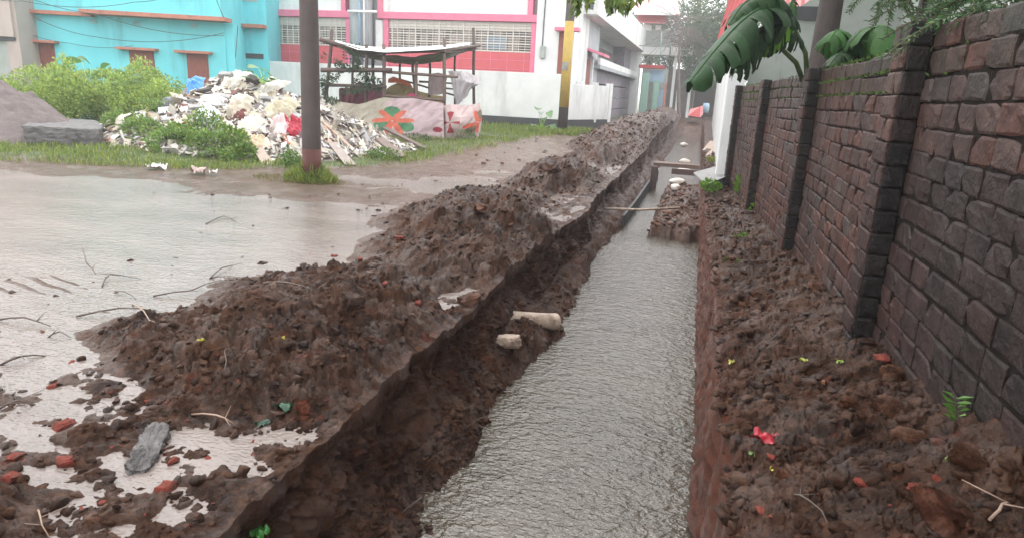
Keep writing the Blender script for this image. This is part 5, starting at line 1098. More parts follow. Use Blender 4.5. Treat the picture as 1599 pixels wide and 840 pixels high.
# leafy twig at the top of the picture by the yellow pole
br = pt(930, -20, 7); r_ = empty('branch', br, 'leafy branch tips hanging at the top edge right of the yellow banded pole', 'branch'); ms = MB(br); Pl, Dl, Sl = [], [], []
ms.tube([pt(880, -60, 7.2), pt(930, -40, 7.1), pt(985, -20, 7)], [.02, .015, .008], 6)
for (x, y, k_) in ((905, -4, 18), (915, -6, 14), (965, -2, 26), (975, 0, 22), (955, -8, 16), (895, -12, 14), (1000, -10, 10)):
    c_ = pt(x, y, 7)
    for q in range(k_): Pl.append((c_ + Vector((random.gauss(0, .05), random.gauss(0, .1), random.gauss(0, .05))))[:]); Dl.append((random.gauss(0, .4), random.gauss(0, .4), -1)); Sl.append(random.uniform(.07, .14))
ms.build('twigs', M['twig'], r_); leafmesh('leaves', Pl, Dl, Sl, .5, M['leaf'], r_, tone=greens(len(Pl), (0.10, 0.16, 0.03), .5, .4), org=br)

# ---------------------------------------------------------------- banana plant
def banana_leaf(sp, wid, parent, tone, name='leaf', fold=.35, seed=0, drop=1.0, side=None):
    """torn leaf along a spine of points: strips that droop separately"""
    rnd = random.Random(seed); pts_ = [Vector(p) for p in sp]; m = MB(parent.location); N = 34
    def cat_(t):
        x = t * (len(pts_) - 1); k = min(int(x), len(pts_) - 2); f = x - k; p0 = pts_[max(k - 1, 0)]; p1 = pts_[k]; p2 = pts_[k + 1]; p3 = pts_[min(k + 2, len(pts_) - 1)]
        return 0.5 * ((2 * p1) + (p2 - p0) * f + (2 * p0 - 5 * p1 + 4 * p2 - p3) * f * f + (3 * p1 - p0 - 3 * p2 + p3) * f ** 3)
    C_ = [cat_(k / N) for k in range(N + 1)]
    for sgn in (-1, 1):
        tear = 0; ang = fold
        k = 0
        while k < N:
            run = rnd.randint(1, 4); k2 = min(N, k + run); ang = fold + rnd.uniform(-.25, .45); V = []; M_ = 6
            for kk in range(k, k2 + 1):
                t = kk / N; d = (C_[min(kk + 1, N)] - C_[max(kk - 1, 0)]).normalized(); s_ = (side if side else d.cross(Vector((0, 0, 1)))).normalized()
                s_ = (s_ - d * s_.dot(d)).normalized() * sgn; w = wid * (math.sin(PI * min(1, .10 + t * .88)) ** .55) * (1 if kk not in (k, k2) else .95) * rnd.uniform(.93, 1.04)
                for j in range(M_ + 1):
                    q = j / M_; V.append(C_[kk] + s_ * w * q * math.cos(ang * q) - Vector((0, 0, 1)) * w * drop * q * q * math.sin(ang) + d * .10 * w * q + Vector((0, 0, .010 * math.sin(kk * 2.4 + sgn) * q)))
            F = []
            for a in range(k2 - k):
                for j in range(M_): i0 = a * (M_ + 1) + j; F.append((i0, i0 + 1, i0 + M_ + 2, i0 + M_ + 1))
            f = rnd.uniform(.8, 1.25); m.add(V, F, tuple(c * f for c in tone)); k = k2
    o = m.build(name, M['banana'], parent, smooth=True); m2 = MB(parent.location); m2.tube(C_, [.018 * (1 - .8 * k / N) + .003 for k in range(N + 1)], 6, tone=tuple(min(1, c * 1.8) for c in tone)); m2.build('midrib', M['banana'], o, smooth=True); return o
bb = pt(1262, 150, 8.4); bb.z = .1; bn = empty('banana_plant', bb, 'banana plant with one big torn leaf drooping over the wall towards the trench', 'banana plant')
m = MB(bb); m.tube([bb, bb + Vector((0, 0, .9)), Vector((bb.x, bb.y, 1.75))], [.11, .09, .07], 12, tone=(.12, .13, .05)); m.build('stem', M['banana'], bn, smooth=True)
tp = Vector((bb.x, bb.y, 1.75))
def stalk(a, b): m = MB(bb); mid_ = (Vector(a) + Vector(b)) / 2 + Vector((.05, 0, .06)); m.tube([a, mid_, b], [.035, .026, .02], 7, tone=(.10, .14, .05)); m.build('leaf_stalk', M['banana'], bn, smooth=True)
s1 = pt(1236, 34, 8.2); stalk(tp, s1); banana_leaf([s1, pt(1205, 10, 7.8), pt(1165, 28, 7.3), pt(1120, 75, 6.9), pt(1078, 128, 6.6)], .36, bn, (.022, .060, .020), seed=4, fold=.75, drop=1.1)
s2 = pt(1205, 62, 7.9); stalk(tp, s2); banana_leaf([s2, pt(1190, 52, 7.6), pt(1160, 62, 7.3), pt(1135, 85, 7.1), pt(1120, 100, 7.0)], .19, bn, (.05, .12, .03), seed=6, fold=.9, drop=1.2)
banana_leaf([s1 + Vector((0, 0, -.02)), pt(1225, 42, 8.0), pt(1205, 50, 7.9), pt(1180, 55, 7.8)], .13, bn, (.16, .32, .04), seed=9, fold=.7)
banana_leaf([s2, pt(1222, 40, 8.1), pt(1235, 8, 8.2), pt(1250, -30, 8.2)], .20, bn, (.03, .08, .02), seed=31, fold=.7)
banana_leaf([s1, pt(1190, 45, 7.5), pt(1168, 70, 7.2), pt(1150, 108, 7.0)], .20, bn, (.022, .055, .018), seed=33, fold=1.0, drop=1.3)
banana_leaf([pt(1250, 62, 8.3), pt(1225, 45, 8.1), pt(1195, 55, 7.9), pt(1165, 88, 7.7), pt(1150, 115, 7.6)], .24, bn, (.022, .058, .018), seed=41, fold=.9, drop=1.2)
banana_leaf([pt(1234, 36, 8.0), pt(1217, 46, 7.9), pt(1198, 60, 7.8), pt(1180, 76, 7.75)], .20, bn, (.15, .32, .03), seed=43, fold=1.0, drop=1.1)
banana_leaf([s1, pt(1215, -4, 7.9), pt(1190, -8, 7.7), pt(1160, 8, 7.5), pt(1138, 40, 7.3)], .26, bn, (.022, .06, .018), seed=44, fold=.9, drop=1.1)
bb2 = pt(1345, 130, 8.6); bb2.z = .1; bn2 = empty('banana_plant', bb2, 'second banana plant whose jagged leaves spread between the two tree trunks behind the wall', 'banana plant')
m = MB(bb2); m.tube([bb2, Vector((bb2.x, bb2.y, 1.9))], [.10, .07], 12, tone=(.12, .13, .05)); m.build('stem', M['banana'], bn2, smooth=True)
banana_leaf([pt(1335, 95, 8.6), pt(1345, 62, 8.2), pt(1365, 42, 7.9), pt(1395, 48, 7.6), pt(1425, 84, 7.4)], .36, bn2, (.035, .10, .02), seed=14, fold=.8, drop=1.1)
banana_leaf([pt(1335, 95, 8.6), pt(1325, 60, 8.3), pt(1308, 48, 8.1), pt(1294, 66, 8.0)], .32, bn2, (.04, .12, .025), seed=15, fold=.8)
banana_leaf([pt(1338, 100, 8.6), pt(1325, 85, 8.0), pt(1310, 85, 7.8), pt(1294, 104, 7.6)], .22, bn2, (.035, .07, .03), seed=16, fold=.9)
banana_leaf([pt(1338, 100, 8.6), pt(1350, 100, 8.0), pt(1370, 98, 7.7), pt(1394, 108, 7.5)], .2, bn2, (.035, .07, .03), seed=18, fold=.9)
# ================================================================== FAR END OF THE STREET
fh = empty('far_house', (-3.2, 60, 0), 'hazy two storey house with pink tin roof and pale balcony at the street end', 'house')
def ybox(name, x0, y0, x1, y1, Y, dep, mt, parent, zmin=None, bevel=0):
    xm, ym = (x0 + x1) / 2, (y0 + y1) / 2; a, b = atY(x0, ym, Y)[0], atY(x1, ym, Y)[0]; z0, z1 = atY(xm, y1, Y)[2], atY(xm, y0, Y)[2]
    if zmin is not None: z0 = zmin
    m = MB(parent.location if parent else (a, Y, 0)); m.box(((a + b) / 2, Y + dep / 2, (z0 + z1) / 2), (abs(b - a), dep, z1 - z0)); return m.build(name, M[mt], parent, bevel=bevel)
ybox('wall', 1000, 108, 1084, 190, 61.5, 6, 'dark_room', fh, -.1); ybox('upper_wall', 1000, 47, 1064, 74, 62, 6, 'plaster_old', fh)
ybox('balcony', 999, 74, 1046, 86, 60, 2.4, 'plaster_w', fh); ybox('balcony', 1048, 73, 1082, 88, 60.2, 2.2, 'plaster_w', fh)
m = MB(fh.location); a = [pt(990, 22, 58), pt(1062, 24, 58), pt(1056, -14, 66), pt(996, -14, 66)]; m.slab4(a, (0, 0, .08)); m.build('roof', M['pinktin'], fh)
m = MB(fh.location); a = [pt(996, 36, 58.6), pt(1040, 38, 58.6), pt(1042, 26, 60), pt(996, 25, 60)]; m.slab4(a, (0, 0, .08)); m.build('lower_roof', M['pinktin'], fh)
ybox('fascia', 991, 17, 1057, 24, 57.8, .15, 'white_paint', fh)
ybox('white_cloth', 998, 39, 1018, 48, 59.6, .1, 'white_paint', fh); ybox('white_cloth', 1024, 40, 1033, 47, 59.6, .1, 'white_paint', fh)
for x, mt, y0 in ((1051, 'white_paint', 88), (1078, 'plaster_w', 88), (1057, 'plaster_w', 143)): ybox('column', x - 2.2, y0, x + 2.2, 185, 60.6, .3, mt, fh, -.1)
sh = empty('roadside_shop', (-4.2, 52, 0), 'small hazy shop with green posts, blue panels and a red awning past the balcony house', 'shop')
ybox('awning', 998, 102, 1037, 107, 53, 1.5, 'redtin', sh); ybox('sign_panel', 1012, 110, 1037, 129, 53.6, .2, 'blue_paint', sh); ybox('back_wall', 1000, 108, 1040, 190, 55, .3, 'plaster_old', sh, -.1)
ybox('post', 1001, 114, 1011, 190, 52, .5, 'green_paint', sh, -.1); ybox('post', 1019, 126, 1027, 190, 53, .4, 'green_paint', sh, -.1); ybox('door', 1027, 141, 1034, 190, 54.2, .2, 'blue_paint', sh, -.1)
ybox('post', 1036, 130, 1039, 190, 53.4, .2, 'terracotta', sh, -.1)
rs = empty('roadside_shed', (-1.5, 66, 0), 'dim brown shed under the trees at the far end of the trench', 'shed')
ybox('wall', 1040, 128, 1128, 190, 67, 3, 'bamboo', rs, -.1); ybox('roof', 1036, 118, 1126, 128, 65, 6, 'plaster_old', rs); ybox('post', 1075, 140, 1080, 190, 64.6, .3, 'green_paint', rs, -.1)
m = MB((0, 0, 0)); p0 = pt(1086, 184, 50); m = MB((p0.x, 50, 0)); a = [pt(1075, 181, 50), pt(1093, 184, 50), pt(1094, 167, 50.6), pt(1078, 171, 50.6)]; m.slab4(a, (0.0, 1.2, -.1)); m.slab4([pt(1093, 184, 50), pt(1098, 179, 51.2), pt(1098, 165, 51.6), pt(1094, 167, 50.6)], (0.02, .05, 0)); o = m.build('red_tarpaulin', M['redtin']); tag(o, 'red tarpaulin heap at the far end of the trench', 'tarpaulin')
m = MB((p0.x + .8, 53, 0)); q = pt(1103, 167, 53); m.tube([q - Vector((0, 0, .45)), q, q + Vector((0, 0, .25))], [.22, .26, .2], 12); o = m.build('blue_drum', M['blue_paint'], None, smooth=True); tag(o, 'small blue drum just right of the red tarpaulin', 'drum')
ybox_o = pt(1123, 146, 44); m = MB(ybox_o); m.box(ybox_o, (.22, .06, .75)); o = m.build('yellow_board', M['paint_y']); tag(o, 'narrow yellow board fixed by the far end of the white wall', 'board')
FT = [(1072, 63, 9, 3.0), (1110, 72, 11, 4.2), (1042, 78, 12, 4.5), (1140, 60, 9, 3.6), (1010, 84, 12, 4.2), (1088, 90, 13, 5)]
TL = ['bare tangled grey green tree above the far house balcony', 'hazy bushy tree straight above the end of the trench', 'pale tree crown behind the pink tin roof', 'hazy tree rising over the far end of the white wall', 'pale tree left of the pink tin roof behind the balcony house', 'farthest palest tree closing the street']
for i, ((px, Y, h_, r_), lb_) in enumerate(zip(FT, TL)):
    b = Vector((float(atY(px, 170, Y)[0]), Y, 0)); cr = [((b.x + random.uniform(-1, 1) * r_ * .7, Y + random.uniform(-1, 1) * r_ * .5, h_ * random.uniform(.45, 1.0)), (r_ * .55, r_ * .5, r_ * .45)) for _ in range(9)]
    tree('tree', b, h_ * .7, .22, cr, 9000 if i else 2600, .30, (0.10, 0.14, 0.075), lb_, 30 + i, limbs=9, group='trees at the far end of the street', dens=-.3 if i else .05)
# hanging dead branches in front of the far house
tb = Vector((float(atY(1062, 170, 57)[0]), 57, 0)); dt = empty('dead_tree', tb, 'leafless tangle of grey branches in front of the far pale balcony', 'tree'); m = MB(tb); rnd = random.Random(5)
m.tube([tb, pt(1060, 120, 57), pt(1062, 60, 57)], [.16, .12, .08], 8, tone=(3, 2.9, 2.9))
for k in range(70):
    a = pt(1062 + rnd.uniform(-14, 14), rnd.uniform(25, 75), 57 + rnd.uniform(-.6, .6)); b = a + Vector((rnd.uniform(-2.4, 2.6), rnd.uniform(-.5, .5), rnd.uniform(-2.4, 1.0))); m.tube([a, a.lerp(b, .5) + Vector((0, 0, rnd.uniform(0, .5))), b], [.035, .025, .012], 4, tone=(3, 2.9, 2.9))
m.build('branches', M['bark'], dt)
cable('c', [pt(998, 72, 50), pt(1062, 40, 57)], .02, 'pale cable from the balcony house to the dead tree'); bpy.context.scene.objects[-1]
m = MB(pt(1032, 60, 50)); m.tube([pt(1034, 50, 50), pt(1031, 98, 50)], .03, 6); o = m.build('green_pipe', M['green_paint'], None, smooth=True); tag(o, 'thin green upright pipe above the red awning of the far shop', 'pipe')

# ================================================================== IN THE TRENCH
def thing_tube(name, pts, r, n, mt, label, cat_, tone=None, group=None, wob=0.0, hollow=False):
    P = [Vector([float(v) for v in p]) for p in pts]; m = MB(P[0]); m.tube(P, r, n, cap=not hollow, tone=tone, wob=wob)
    if hollow:
        rr = r if not hasattr(r, '__len__') else r[-1]; m.tube(P[::-1], [rr * .9] * len(P), n, cap=False, tone=tone); d = (P[-1] - P[-2]).normalized()
        m.tube([P[0], P[0] + (P[1] - P[0]).normalized() * .01], rr * .9, n, tone=(.05, .04, .04)); m.tube([P[-1] - d * .10, P[-1] - d * .09], rr * .89, n, tone=(.05, .04, .04))
    o = m.build(name, M[mt], None, smooth=True); return tag(o, label, cat_, group)
b = trench_hit(852, 503) + Vector((.10, 0, .02)); a = trench_hit(800, 500) + Vector((-.05, .03, -.01)); a, b = np.array(a[:]), np.array(b[:]); a[0] -= .1
thing_tube('pipe', [a, a * .5 + b * .5, b], [.066, .072, .088], 18, 'pvc', 'longer mud caked pipe stub further along the left trench side', 'pipe', (.8, .7, .65), 'pipe stubs in the trench side', hollow=True)
thing_tube('pole', [atZ(944, 326, -.38), atZ(1000, 328, -.40), atZ(1062, 325, -.38)], [.024, .022, .02], 10, 'pvc', 'thin pale pole laid straight across the trench water', 'pole')
m = MB((-1.15, 12.2, -.6)); 
for k in range(8): y0 = 12.0 + k * 1.05; m.box((-1.13 + .012 * k + .01 * math.sin(k), y0 + .52, -.62), (.05, 1.045, .30), Matrix.Rotation(-.012, 3, 'Z'))
o = m.build('drain_edging', M['black_plinth'], None, bevel=.005); tag(o, 'straight black drain edging along the left of the far water', 'drain edging')
bg_ = empty('trench_bridge', (-.5, 17.8, -.2), 'brown beam footbridge on a short post crossing the far trench', 'footbridge')
m = MB(bg_.location); m.box((-.45, 17.9, -.05), (1.15, .45, .09), None, (1.1, .9, .85), jit=.01); m.build('deck', M['wood'], bg_, bevel=.01)
m = MB(bg_.location); m.box((-.98, 17.6, -.42), (.16, .2, .66), None, (.6, .5, .5)); m.build('post', M['wood'], bg_, bevel=.01)
m = MB(bg_.location); m.box((-.1, 17.7, -.20), (.9, .12, .14), None, (.8, .6, .6)); m.build('beam', M['wood'], bg_, bevel=.01)
for i, (x, y, z, L_, lb_) in enumerate([(1070, 256, -.30, .34, 'white bag tucked under the footbridge'), (1068, 271, -.34, .42, 'white bag lying in front of the footbridge in the mud'), (1058, 288, -.40, .40, 'muddy white bag on the earth block in the trench'), (1055, 297, -.42, .22, 'small pale bag beside the water nearest the pole'), (1068, 229, -.15, .36, 'white bag beyond the footbridge by the dark pit')]):
    p = at(x, y, z); V = IV3 * np.array([L_ / 2, .12, .085]) * (1 + .18 * vn3(IV3[:, 0] * 2 + i, IV3[:, 1] * 2, IV3[:, 2] * 2, i))[:, None]
    o = npmesh('cement_bag', V, IF3, M['cloth'], col=np.ones((len(V), 3)) * np.array([.66, .60, .54])); o.location = p + Vector((0, 0, .06)); o.rotation_euler = (0, 0, .2 * i); tag(o, lb_, 'bag', 'white bags in the trench')
m = MB(at(1105, 275, .1)); m.slab4([at(1083, 272, .10), at(1103, 292, .10), at(1133, 279, .14), at(1131, 259, .12)], (0, 0, .035)); o = m.build('metal_sheet', M['concrete'], None, bevel=.004); tag(o, 'flat grey sheet lying at the foot of the white wall', 'sheet')
for i, (x, y, x2, y2, lb_) in enumerate([(1108, 236, 1118, 222, 'pale board leaning by the far white wall'), (1113, 246, 1126, 230, 'nearer pale board on the bank by the white wall')]):
    a = at(x, y, -.02); b = at(x2, y2, .08); plank('board', a, b, .45, .04, 'wood', (3.2, 3.1, 3.0), lb_, 'board')
# ================================================================== PLANTS ON THE BANK
def tuft(px, py, z, r_, n, h_, label, base=(.12, .24, .03)):
    c_ = at(px, py, z); a, d = blob(n, c_ + Vector((0, 0, r_[2] * .6)), r_); o = leafmesh('weeds', a, d * np.array([1, 1, .4]) + np.array([-.2, -.3, .5]) + RS.normal(0, .4, (n, 3)), RS.uniform(h_ * .5, h_ * 1.4, n), .6, M['leaf'], tone=greens(n, base)); return tag(o, label, 'weeds', kind='stuff')
tuft(1110, 296, .05, (.18, .3, .10), 260, .06, 'bright weeds at the corner of the grey sheet'); tuft(1160, 305, .0, (.13, .35, .26), 420, .07, 'bright green weeds against the wall beside the second pilaster')
tuft(1178, 330, .0, (.12, .35, .22), 360, .07, 'bright green weeds spilling from the wall foot onto the earth'); tuft(1163, 375, .0, (.10, .15, .03), 90, .05, 'few green leaves among stones below the weeds'); tuft(1142, 415, .03, (.10, .16, .02), 60, .05, 'tiny leaves on the bank near the trench edge', (.10, .15, .04))
tuft(1118, 252, 0, (.25, .5, .05), 300, .06, 'mossy grass before the bridge by the white wall', (.18, .22, .04))
sp0 = at(1502, 690, .42); sg = empty('seedling', sp0, 'small green seedling with narrow paired leaves at the wall foot', 'seedling'); m = MB(sp0); tip = pt(1492, 622, sp0.y - .03); m.tube([sp0 - Vector((0, 0, .03)), sp0.lerp(tip, .5) + Vector((-.01, 0, 0)), tip], [.003, .0025, .0015], 5, tone=(.14, .2, .05)); m.build('stem', M['leaf'], sg)
Pl, Dl = [], []
for k in range(9):
    t = .2 + .8 * k / 8; p = sp0.lerp(tip, t)
    for s_ in (-1, 1): Pl.append(p[:]); Dl.append((s_ * .9, -.2 + random.uniform(-.2, .2), .55 + random.uniform(-.2, .3)))
leafmesh('leaves', Pl, Dl, RS.uniform(.05, .075, len(Pl)), .26, M['leaf'], sg, tone=greens(len(Pl), (.10, .22, .04), .2), org=sp0, curl=.15)
# ================================================================== LITTER, STICKS AND BRICK PIECES
def gz_at(px, py, z0=0.1):
    d = ray(px, py); Yk = 1.2 + np.arange(4200) * .004; q = O0[None] + d[None] * (Yk / d[1])[:, None]; X, Y = q[:, 0], q[:, 1]
    h = np.where(X < lipL(Y), left_top(X, Y)[0], np.where(X > lipR(Y), right_top(X, Y)[0], -9)); hit = np.nonzero(q[:, 2] < h)[0]
    return Vector([float(v) for v in q[hit[0]]]) if len(hit) else at(px, py, z0)
IV4, IF4 = ico(4)
def fragment(name, px, py, size, mt, label, cat_, group=None, shape=(1, .7, .5), tone=None, seed=0, p=None):
    p = p or gz_at(px, py); size *= .7; k = IV4; V = np.sign(k) * np.abs(k) ** .62 * np.array(shape) * size * .5
    rv = lambda f, a: a * vn3(IV4[:, 0] * f + seed, IV4[:, 1] * f, IV4[:, 2] * f + seed, seed)
    V = V * (1 + rv(1.7, .30) + rv(3.7, .16))[:, None]
    for q in range(7):
        d = np.array([random.gauss(0, 1) for _ in range(3)]); d /= np.linalg.norm(d); lim = (np.abs(V @ d)).max() * random.uniform(.55, .85); e = V @ d; V = V - np.outer(np.clip(e - lim, 0, None), d)
    V = V * (1 + rv(7, .07) + rv(15, .06) + rv(30, .04))[:, None]
    o = npmesh(name, V, IF4, M[mt], col=np.ones((len(V), 3)) * np.array(tone if tone is not None else (1, 1, 1))); o.location = p + Vector((0, 0, size * shape[2] * .04)); o.rotation_euler = (random.uniform(-.25, .25), random.uniform(-.25, .25), random.uniform(0, 3)); return tag(o, label, cat_, group)
BR = [(114, 569, .10, 'red brick piece in the puddle just left of the near spoil heap'), (77, 633, .10, 'dark red brick piece between two puddles near the left edge'), (234, 629, .09, 'red brick piece at the foot of the near spoil heap beside white water'),
      (175, 611, .05, 'small red brick chip by a puddle left of the near heap'), (82, 607, .11, 'flat brown red brick piece near the left edge'), (98, 668, .17, 'long flat red brick piece at the lower left'), (21, 716, .13, 'bright red brick lump at the left edge of the photo'),
      (18, 746, .12, 'flat red brick piece just below the bright lump at the left edge'), (104, 722, .13, 'wide red brown brick piece among mud at lower left'), (270, 722, .08, 'brick red piece right of the long grey stone'), (325, 718, .07, 'upright narrow red brick chip at the puddle edge'),
      (262, 762, .13, 'brownish broken brick below the long grey stone'), (396, 692, .05, 'small bright red chip near the wet lip'), (394, 712, .05, 'orange red chip on the wet mud near the lip'), (429, 694, .05, 'dull red chip right of the wet lip puddle'), (161, 785, .05, 'tiny bright red chip at lower left'),
      (128, 795, .05, 'tiny red chip on wet mud near the bottom left clods'), (653, 473, .11, 'bright red brick piece standing on the lip between the two near heaps'), (602, 444, .10, 'red brick piece left of the standing one'), (626, 372, .14, 'brown red brick piece at the back foot of the middle heap'),
      (484, 399, .11, 'dark red piece in the road puddle edge'), (522, 401, .13, 'red brick piece right beside the dark red one at the puddle edge'), (563, 405, .10, 'dull red piece at the left foot of the middle heap'),
      (1190, 797, .075, 'bright orange red brick piece on the right bank at the bottom'), (1206, 713, .06, 'small red brick lump below the red wrapper'), (1378, 560, .14, 'red crumbled brick by the wall foot'), (1345, 755, .09, 'dull red lump on the right bank'), (1432, 762, .10, 'red stained lump near the bottom right corner'), (1465, 748, .06, 'small red chip near the wall at lower right')]
for i, (x, y, s_, lb_) in enumerate(BR): fragment('brick_fragment', x, y, s_, 'redbrick', lb_, 'brick piece', 'broken red brick pieces', (1, random.uniform(.5, .8), random.uniform(.35, .6)), seed=i)
SN = [(475, 635, .10, 'pinkish rough stone on the slope of the near heap', (2.2, 1.3, 1.1)), (752, 327, .24, 'smooth grey clay lump on the middle heap', (2.0, 1.9, 1.9)), (412, 415, .16, 'dark stone standing in the road puddle', (.8, .8, .8)), (20, 540, .075, 'pale round stone in the puddle at the left edge', (4.5, 4.2, 3.8)), (68, 522, .06, 'smaller pale round stone in the puddle', (4.2, 4.0, 3.8)),
      (1286, 597, .032, 'tiny white stone on the right bank', (7, 7, 7)), (1398, 590, .26, 'big brown clay lump against the wall foot', (1.4, 1.3, 1.2)), (1390, 640, .20, 'large flat clay lump in the middle of the right bank', (1.3, 1.2, 1.1)), (1470, 800, .24, 'largest rough lump at the bottom right', (1.3, 1.0, .95)), (1420, 690, .22, 'pale rough lump left of the seedling', (1.6, 1.5, 1.4)),
      (1515, 715, .16, 'rounded lump just below the seedling', (1.4, 1.3, 1.2)), (1325, 628, .11, 'smooth tan stone on the right bank', (1.8, 1.6, 1.4)), (1277, 450, .22, 'tan lump by the wall below the third pilaster', (1.5, 1.3, 1.2)), (1277, 408, .24, 'dark upright lump against the wall', (.5, .5, .5)), (1222, 745, .12, 'flat tan stone near the small red lump', (1.7, 1.4, 1.1)),
      (548, 470, .24, 'upright clay lump on top of the near heap', (.9, .9, .85)), (735, 468, .26, 'flat muddy stone on the trench lip', (1.5, 1.3, 1.2)), (495, 560, .2, 'big clay clod on the near heap', (1.2, 1.1, 1)), (860, 265, .5, 'large clod on top of the farther heap', (1.1, 1, 1)), (560, 330, .12, 'dark clod in the road water', (.6, .6, .6)), (592, 330, .12, 'second dark clod in the road water nearer the heap', (.6, .6, .6))]
for i, (x, y, s_, lb_, tn_) in enumerate(SN): fragment('stone', x, y, s_, 'clod', lb_, 'stone', None, (1, .8, .55 if s_ > .1 else .9), tn_, seed=50 + i)
o = fragment('broken_block', 780, 532, .34, 'pvc', 'pale rough broken block jutting from the left trench side, nearest the camera', 'broken block', None, (1, .50, .42), (10, 9.6, 8.6), 77, trench_hit(778, 534) + Vector((.10, 0, .02))); o.rotation_euler = (0, .08, .35)
# long grey stone at the lower left
a = gz_at(213, 748); b = gz_at(250, 672); c_ = (a + b) / 2 + Vector((0, 0, .02)); m = MB(c_); R = (b - a).to_track_quat('X', 'Z').to_matrix() @ Matrix.Rotation(.12, 3, 'X'); L_ = (b - a).length
for (dx, w_, l_, dy) in ((-.36, .085, .30, 0), (-.07, .115, .32, .004), (.23, .10, .30, -.004), (.44, .07, .14, .008)):
    pass
prof = [(-.52, -.030), (-.46, -.052), (-.2, -.060), (.1, -.055), (.34, -.058), (.50, -.034), (.53, .012), (.42, .040), (.2, .052), (-.1, .046), (-.38, .056), (-.54, .022)]; V = []
for z_k, sc_ in ((-.035, 1.04), (.030, .97)):
    for (x_, y_) in prof: V.append(c_ + R @ Vector((x_ * L_ * sc_, y_ * sc_, z_k + random.uniform(-.004, .004))))
n_ = len(prof); m.add(V, [tuple(range(n_))[::-1], tuple(range(n_, 2 * n_))] + [(k, (k + 1) % n_, n_ + (k + 1) % n_, n_ + k) for k in range(n_)])
o = m.build('concrete_piece', M['slab'], None); sb_ = o.modifiers.new('sub', 'SUBSURF'); sb_.subdivision_type = 'SIMPLE'; sb_.levels = 4; sb_.render_levels = 4
tx2 = bpy.data.textures.new('rough2', 'CLOUDS'); tx2.noise_scale = 0.028; tx2.noise_depth = 4; ds = o.modifiers.new('rough', 'DISPLACE'); ds.texture = tx2; ds.strength = 0.035; ds.texture_coords = 'LOCAL'; tag(o, 'long grey broken concrete piece lying in the puddled mud at lower left', 'concrete piece')
PP = []
for o in [q for q in COL.objects if q.name.startswith(('brick_fragment', 'stone', 'concrete_piece')) and not q.name.startswith('stone_slab')]:
    if o.location.y > 8: continue
    for k in range(12):
        a = random.uniform(0, 2 * PI); d = random.uniform(.03, .085); x, y = o.location.x + d * math.cos(a), o.location.y + d * math.sin(a) * .8
        if x > -1.6 and x < .27: continue
        PP.append((x, y, 0))
PP = np.array(PP); PP[:, 2] = np.where(PP[:, 0] < 0, left_top(PP[:, 0], PP[:, 1])[0], right_top(PP[:, 0], PP[:, 1])[0]); c = scatter_rocks('mud_clods', PP, .005 + .018 * RS.uniform(0, 1, len(PP)) ** 2, M['clod']); tag(c, 'crumbs of mud clinging round the brick pieces and stones', 'mud', kind='stuff')
def scrap(name, px, py, s_, col, label, cat_, seed, p=None, asp=1.0):
    p = p or gz_at(px, py); n_ = 14; U, V_ = np.meshgrid(np.linspace(-1, 1, n_), np.linspace(-1, 1, n_)); Z = s_ * (.35 * fbm2(U * 1.7 + seed, V_ * 1.7, 3, seed) + .15) * 1.4; rr = 1 + .5 * fbm2(np.arctan2(V_, U) + seed, U * 0 + 2, 2, seed)
    P_ = np.stack([U * s_ / 2 * rr * asp, V_ * s_ / 2 * rr, Z], -1).reshape(-1, 3); ii = (np.arange(n_ - 1)[:, None] * n_ + np.arange(n_ - 1)).ravel()
    o = npmesh(name, P_, np.stack([ii, ii + 1, ii + 1 + n_, ii + n_], 1), M['plastic'], col=np.ones((n_ * n_, 3)) * np.array(col)); o.location = p + Vector((0, 0, .005)); o.rotation_euler = (0, 0, seed); return tag(o, label, cat_)
scrap('wrapper', 1195, 686, .075, (.32, .012, .022), 'crumpled red wrapper on the right earth bank', 'wrapper', 3, asp=1.5)
scrap('plastic_scrap', 443, 637, .10, (.012, .055, .025), 'torn green plastic scrap on the slope of the near heap', 'plastic scrap', 5); scrap('plastic_scrap', 408, 664, .05, (.010, .045, .025), 'smaller dark green plastic scrap below the torn one', 'plastic scrap', 6)
scrap('plastic_scrap', 405, 838, .07, (.03, .14, .02), 'green leaf like scrap at the bottom edge', 'plastic scrap', 8)
for i, (x, y, col, s_, lb_) in enumerate([(1212, 741, (.30, .26, .04), .04, 'yellow fallen leaf beside the tan stone on the bank'), (1143, 567, (.5, .48, .10), .04, 'yellowish leaf near the trench edge of the bank'), (1174, 711, (.08, .14, .02), .035, 'green fallen leaf left of the small red lump'), (1255, 565, (.35, .38, .06), .04, 'pale green leaf in the middle of the bank'),
     (1483, 722, (.12, .18, .03), .04, 'light green leaf below the seedling'), (313, 534, (.32, .30, .03), .035, 'yellow leaf on the near heap facing the road'), (443, 530, (.30, .28, .04), .03, 'yellow petal on the near heap crest'), (1312, 567, (.2, .3, .04), .035, 'small green leaf above the tan stone')]):
    scrap('fallen_leaf', x, y, s_, col, lb_, 'leaf', 20 + i, asp=.6)
for (x, y, lb_) in ((243, 264, 'small white scrap on the road edge before the verge'), (312, 270, 'flat pale scrap on the road edge'), (334, 271, 'white chip right of the flat pale scrap')):
    scrap('paper_scrap', x, y, .22 if x != 334 else .12, (.6, .58, .56) if x != 312 else (.42, .32, .28), lb_, 'scrap', x, p=at(x, y, .05), asp=1.2)
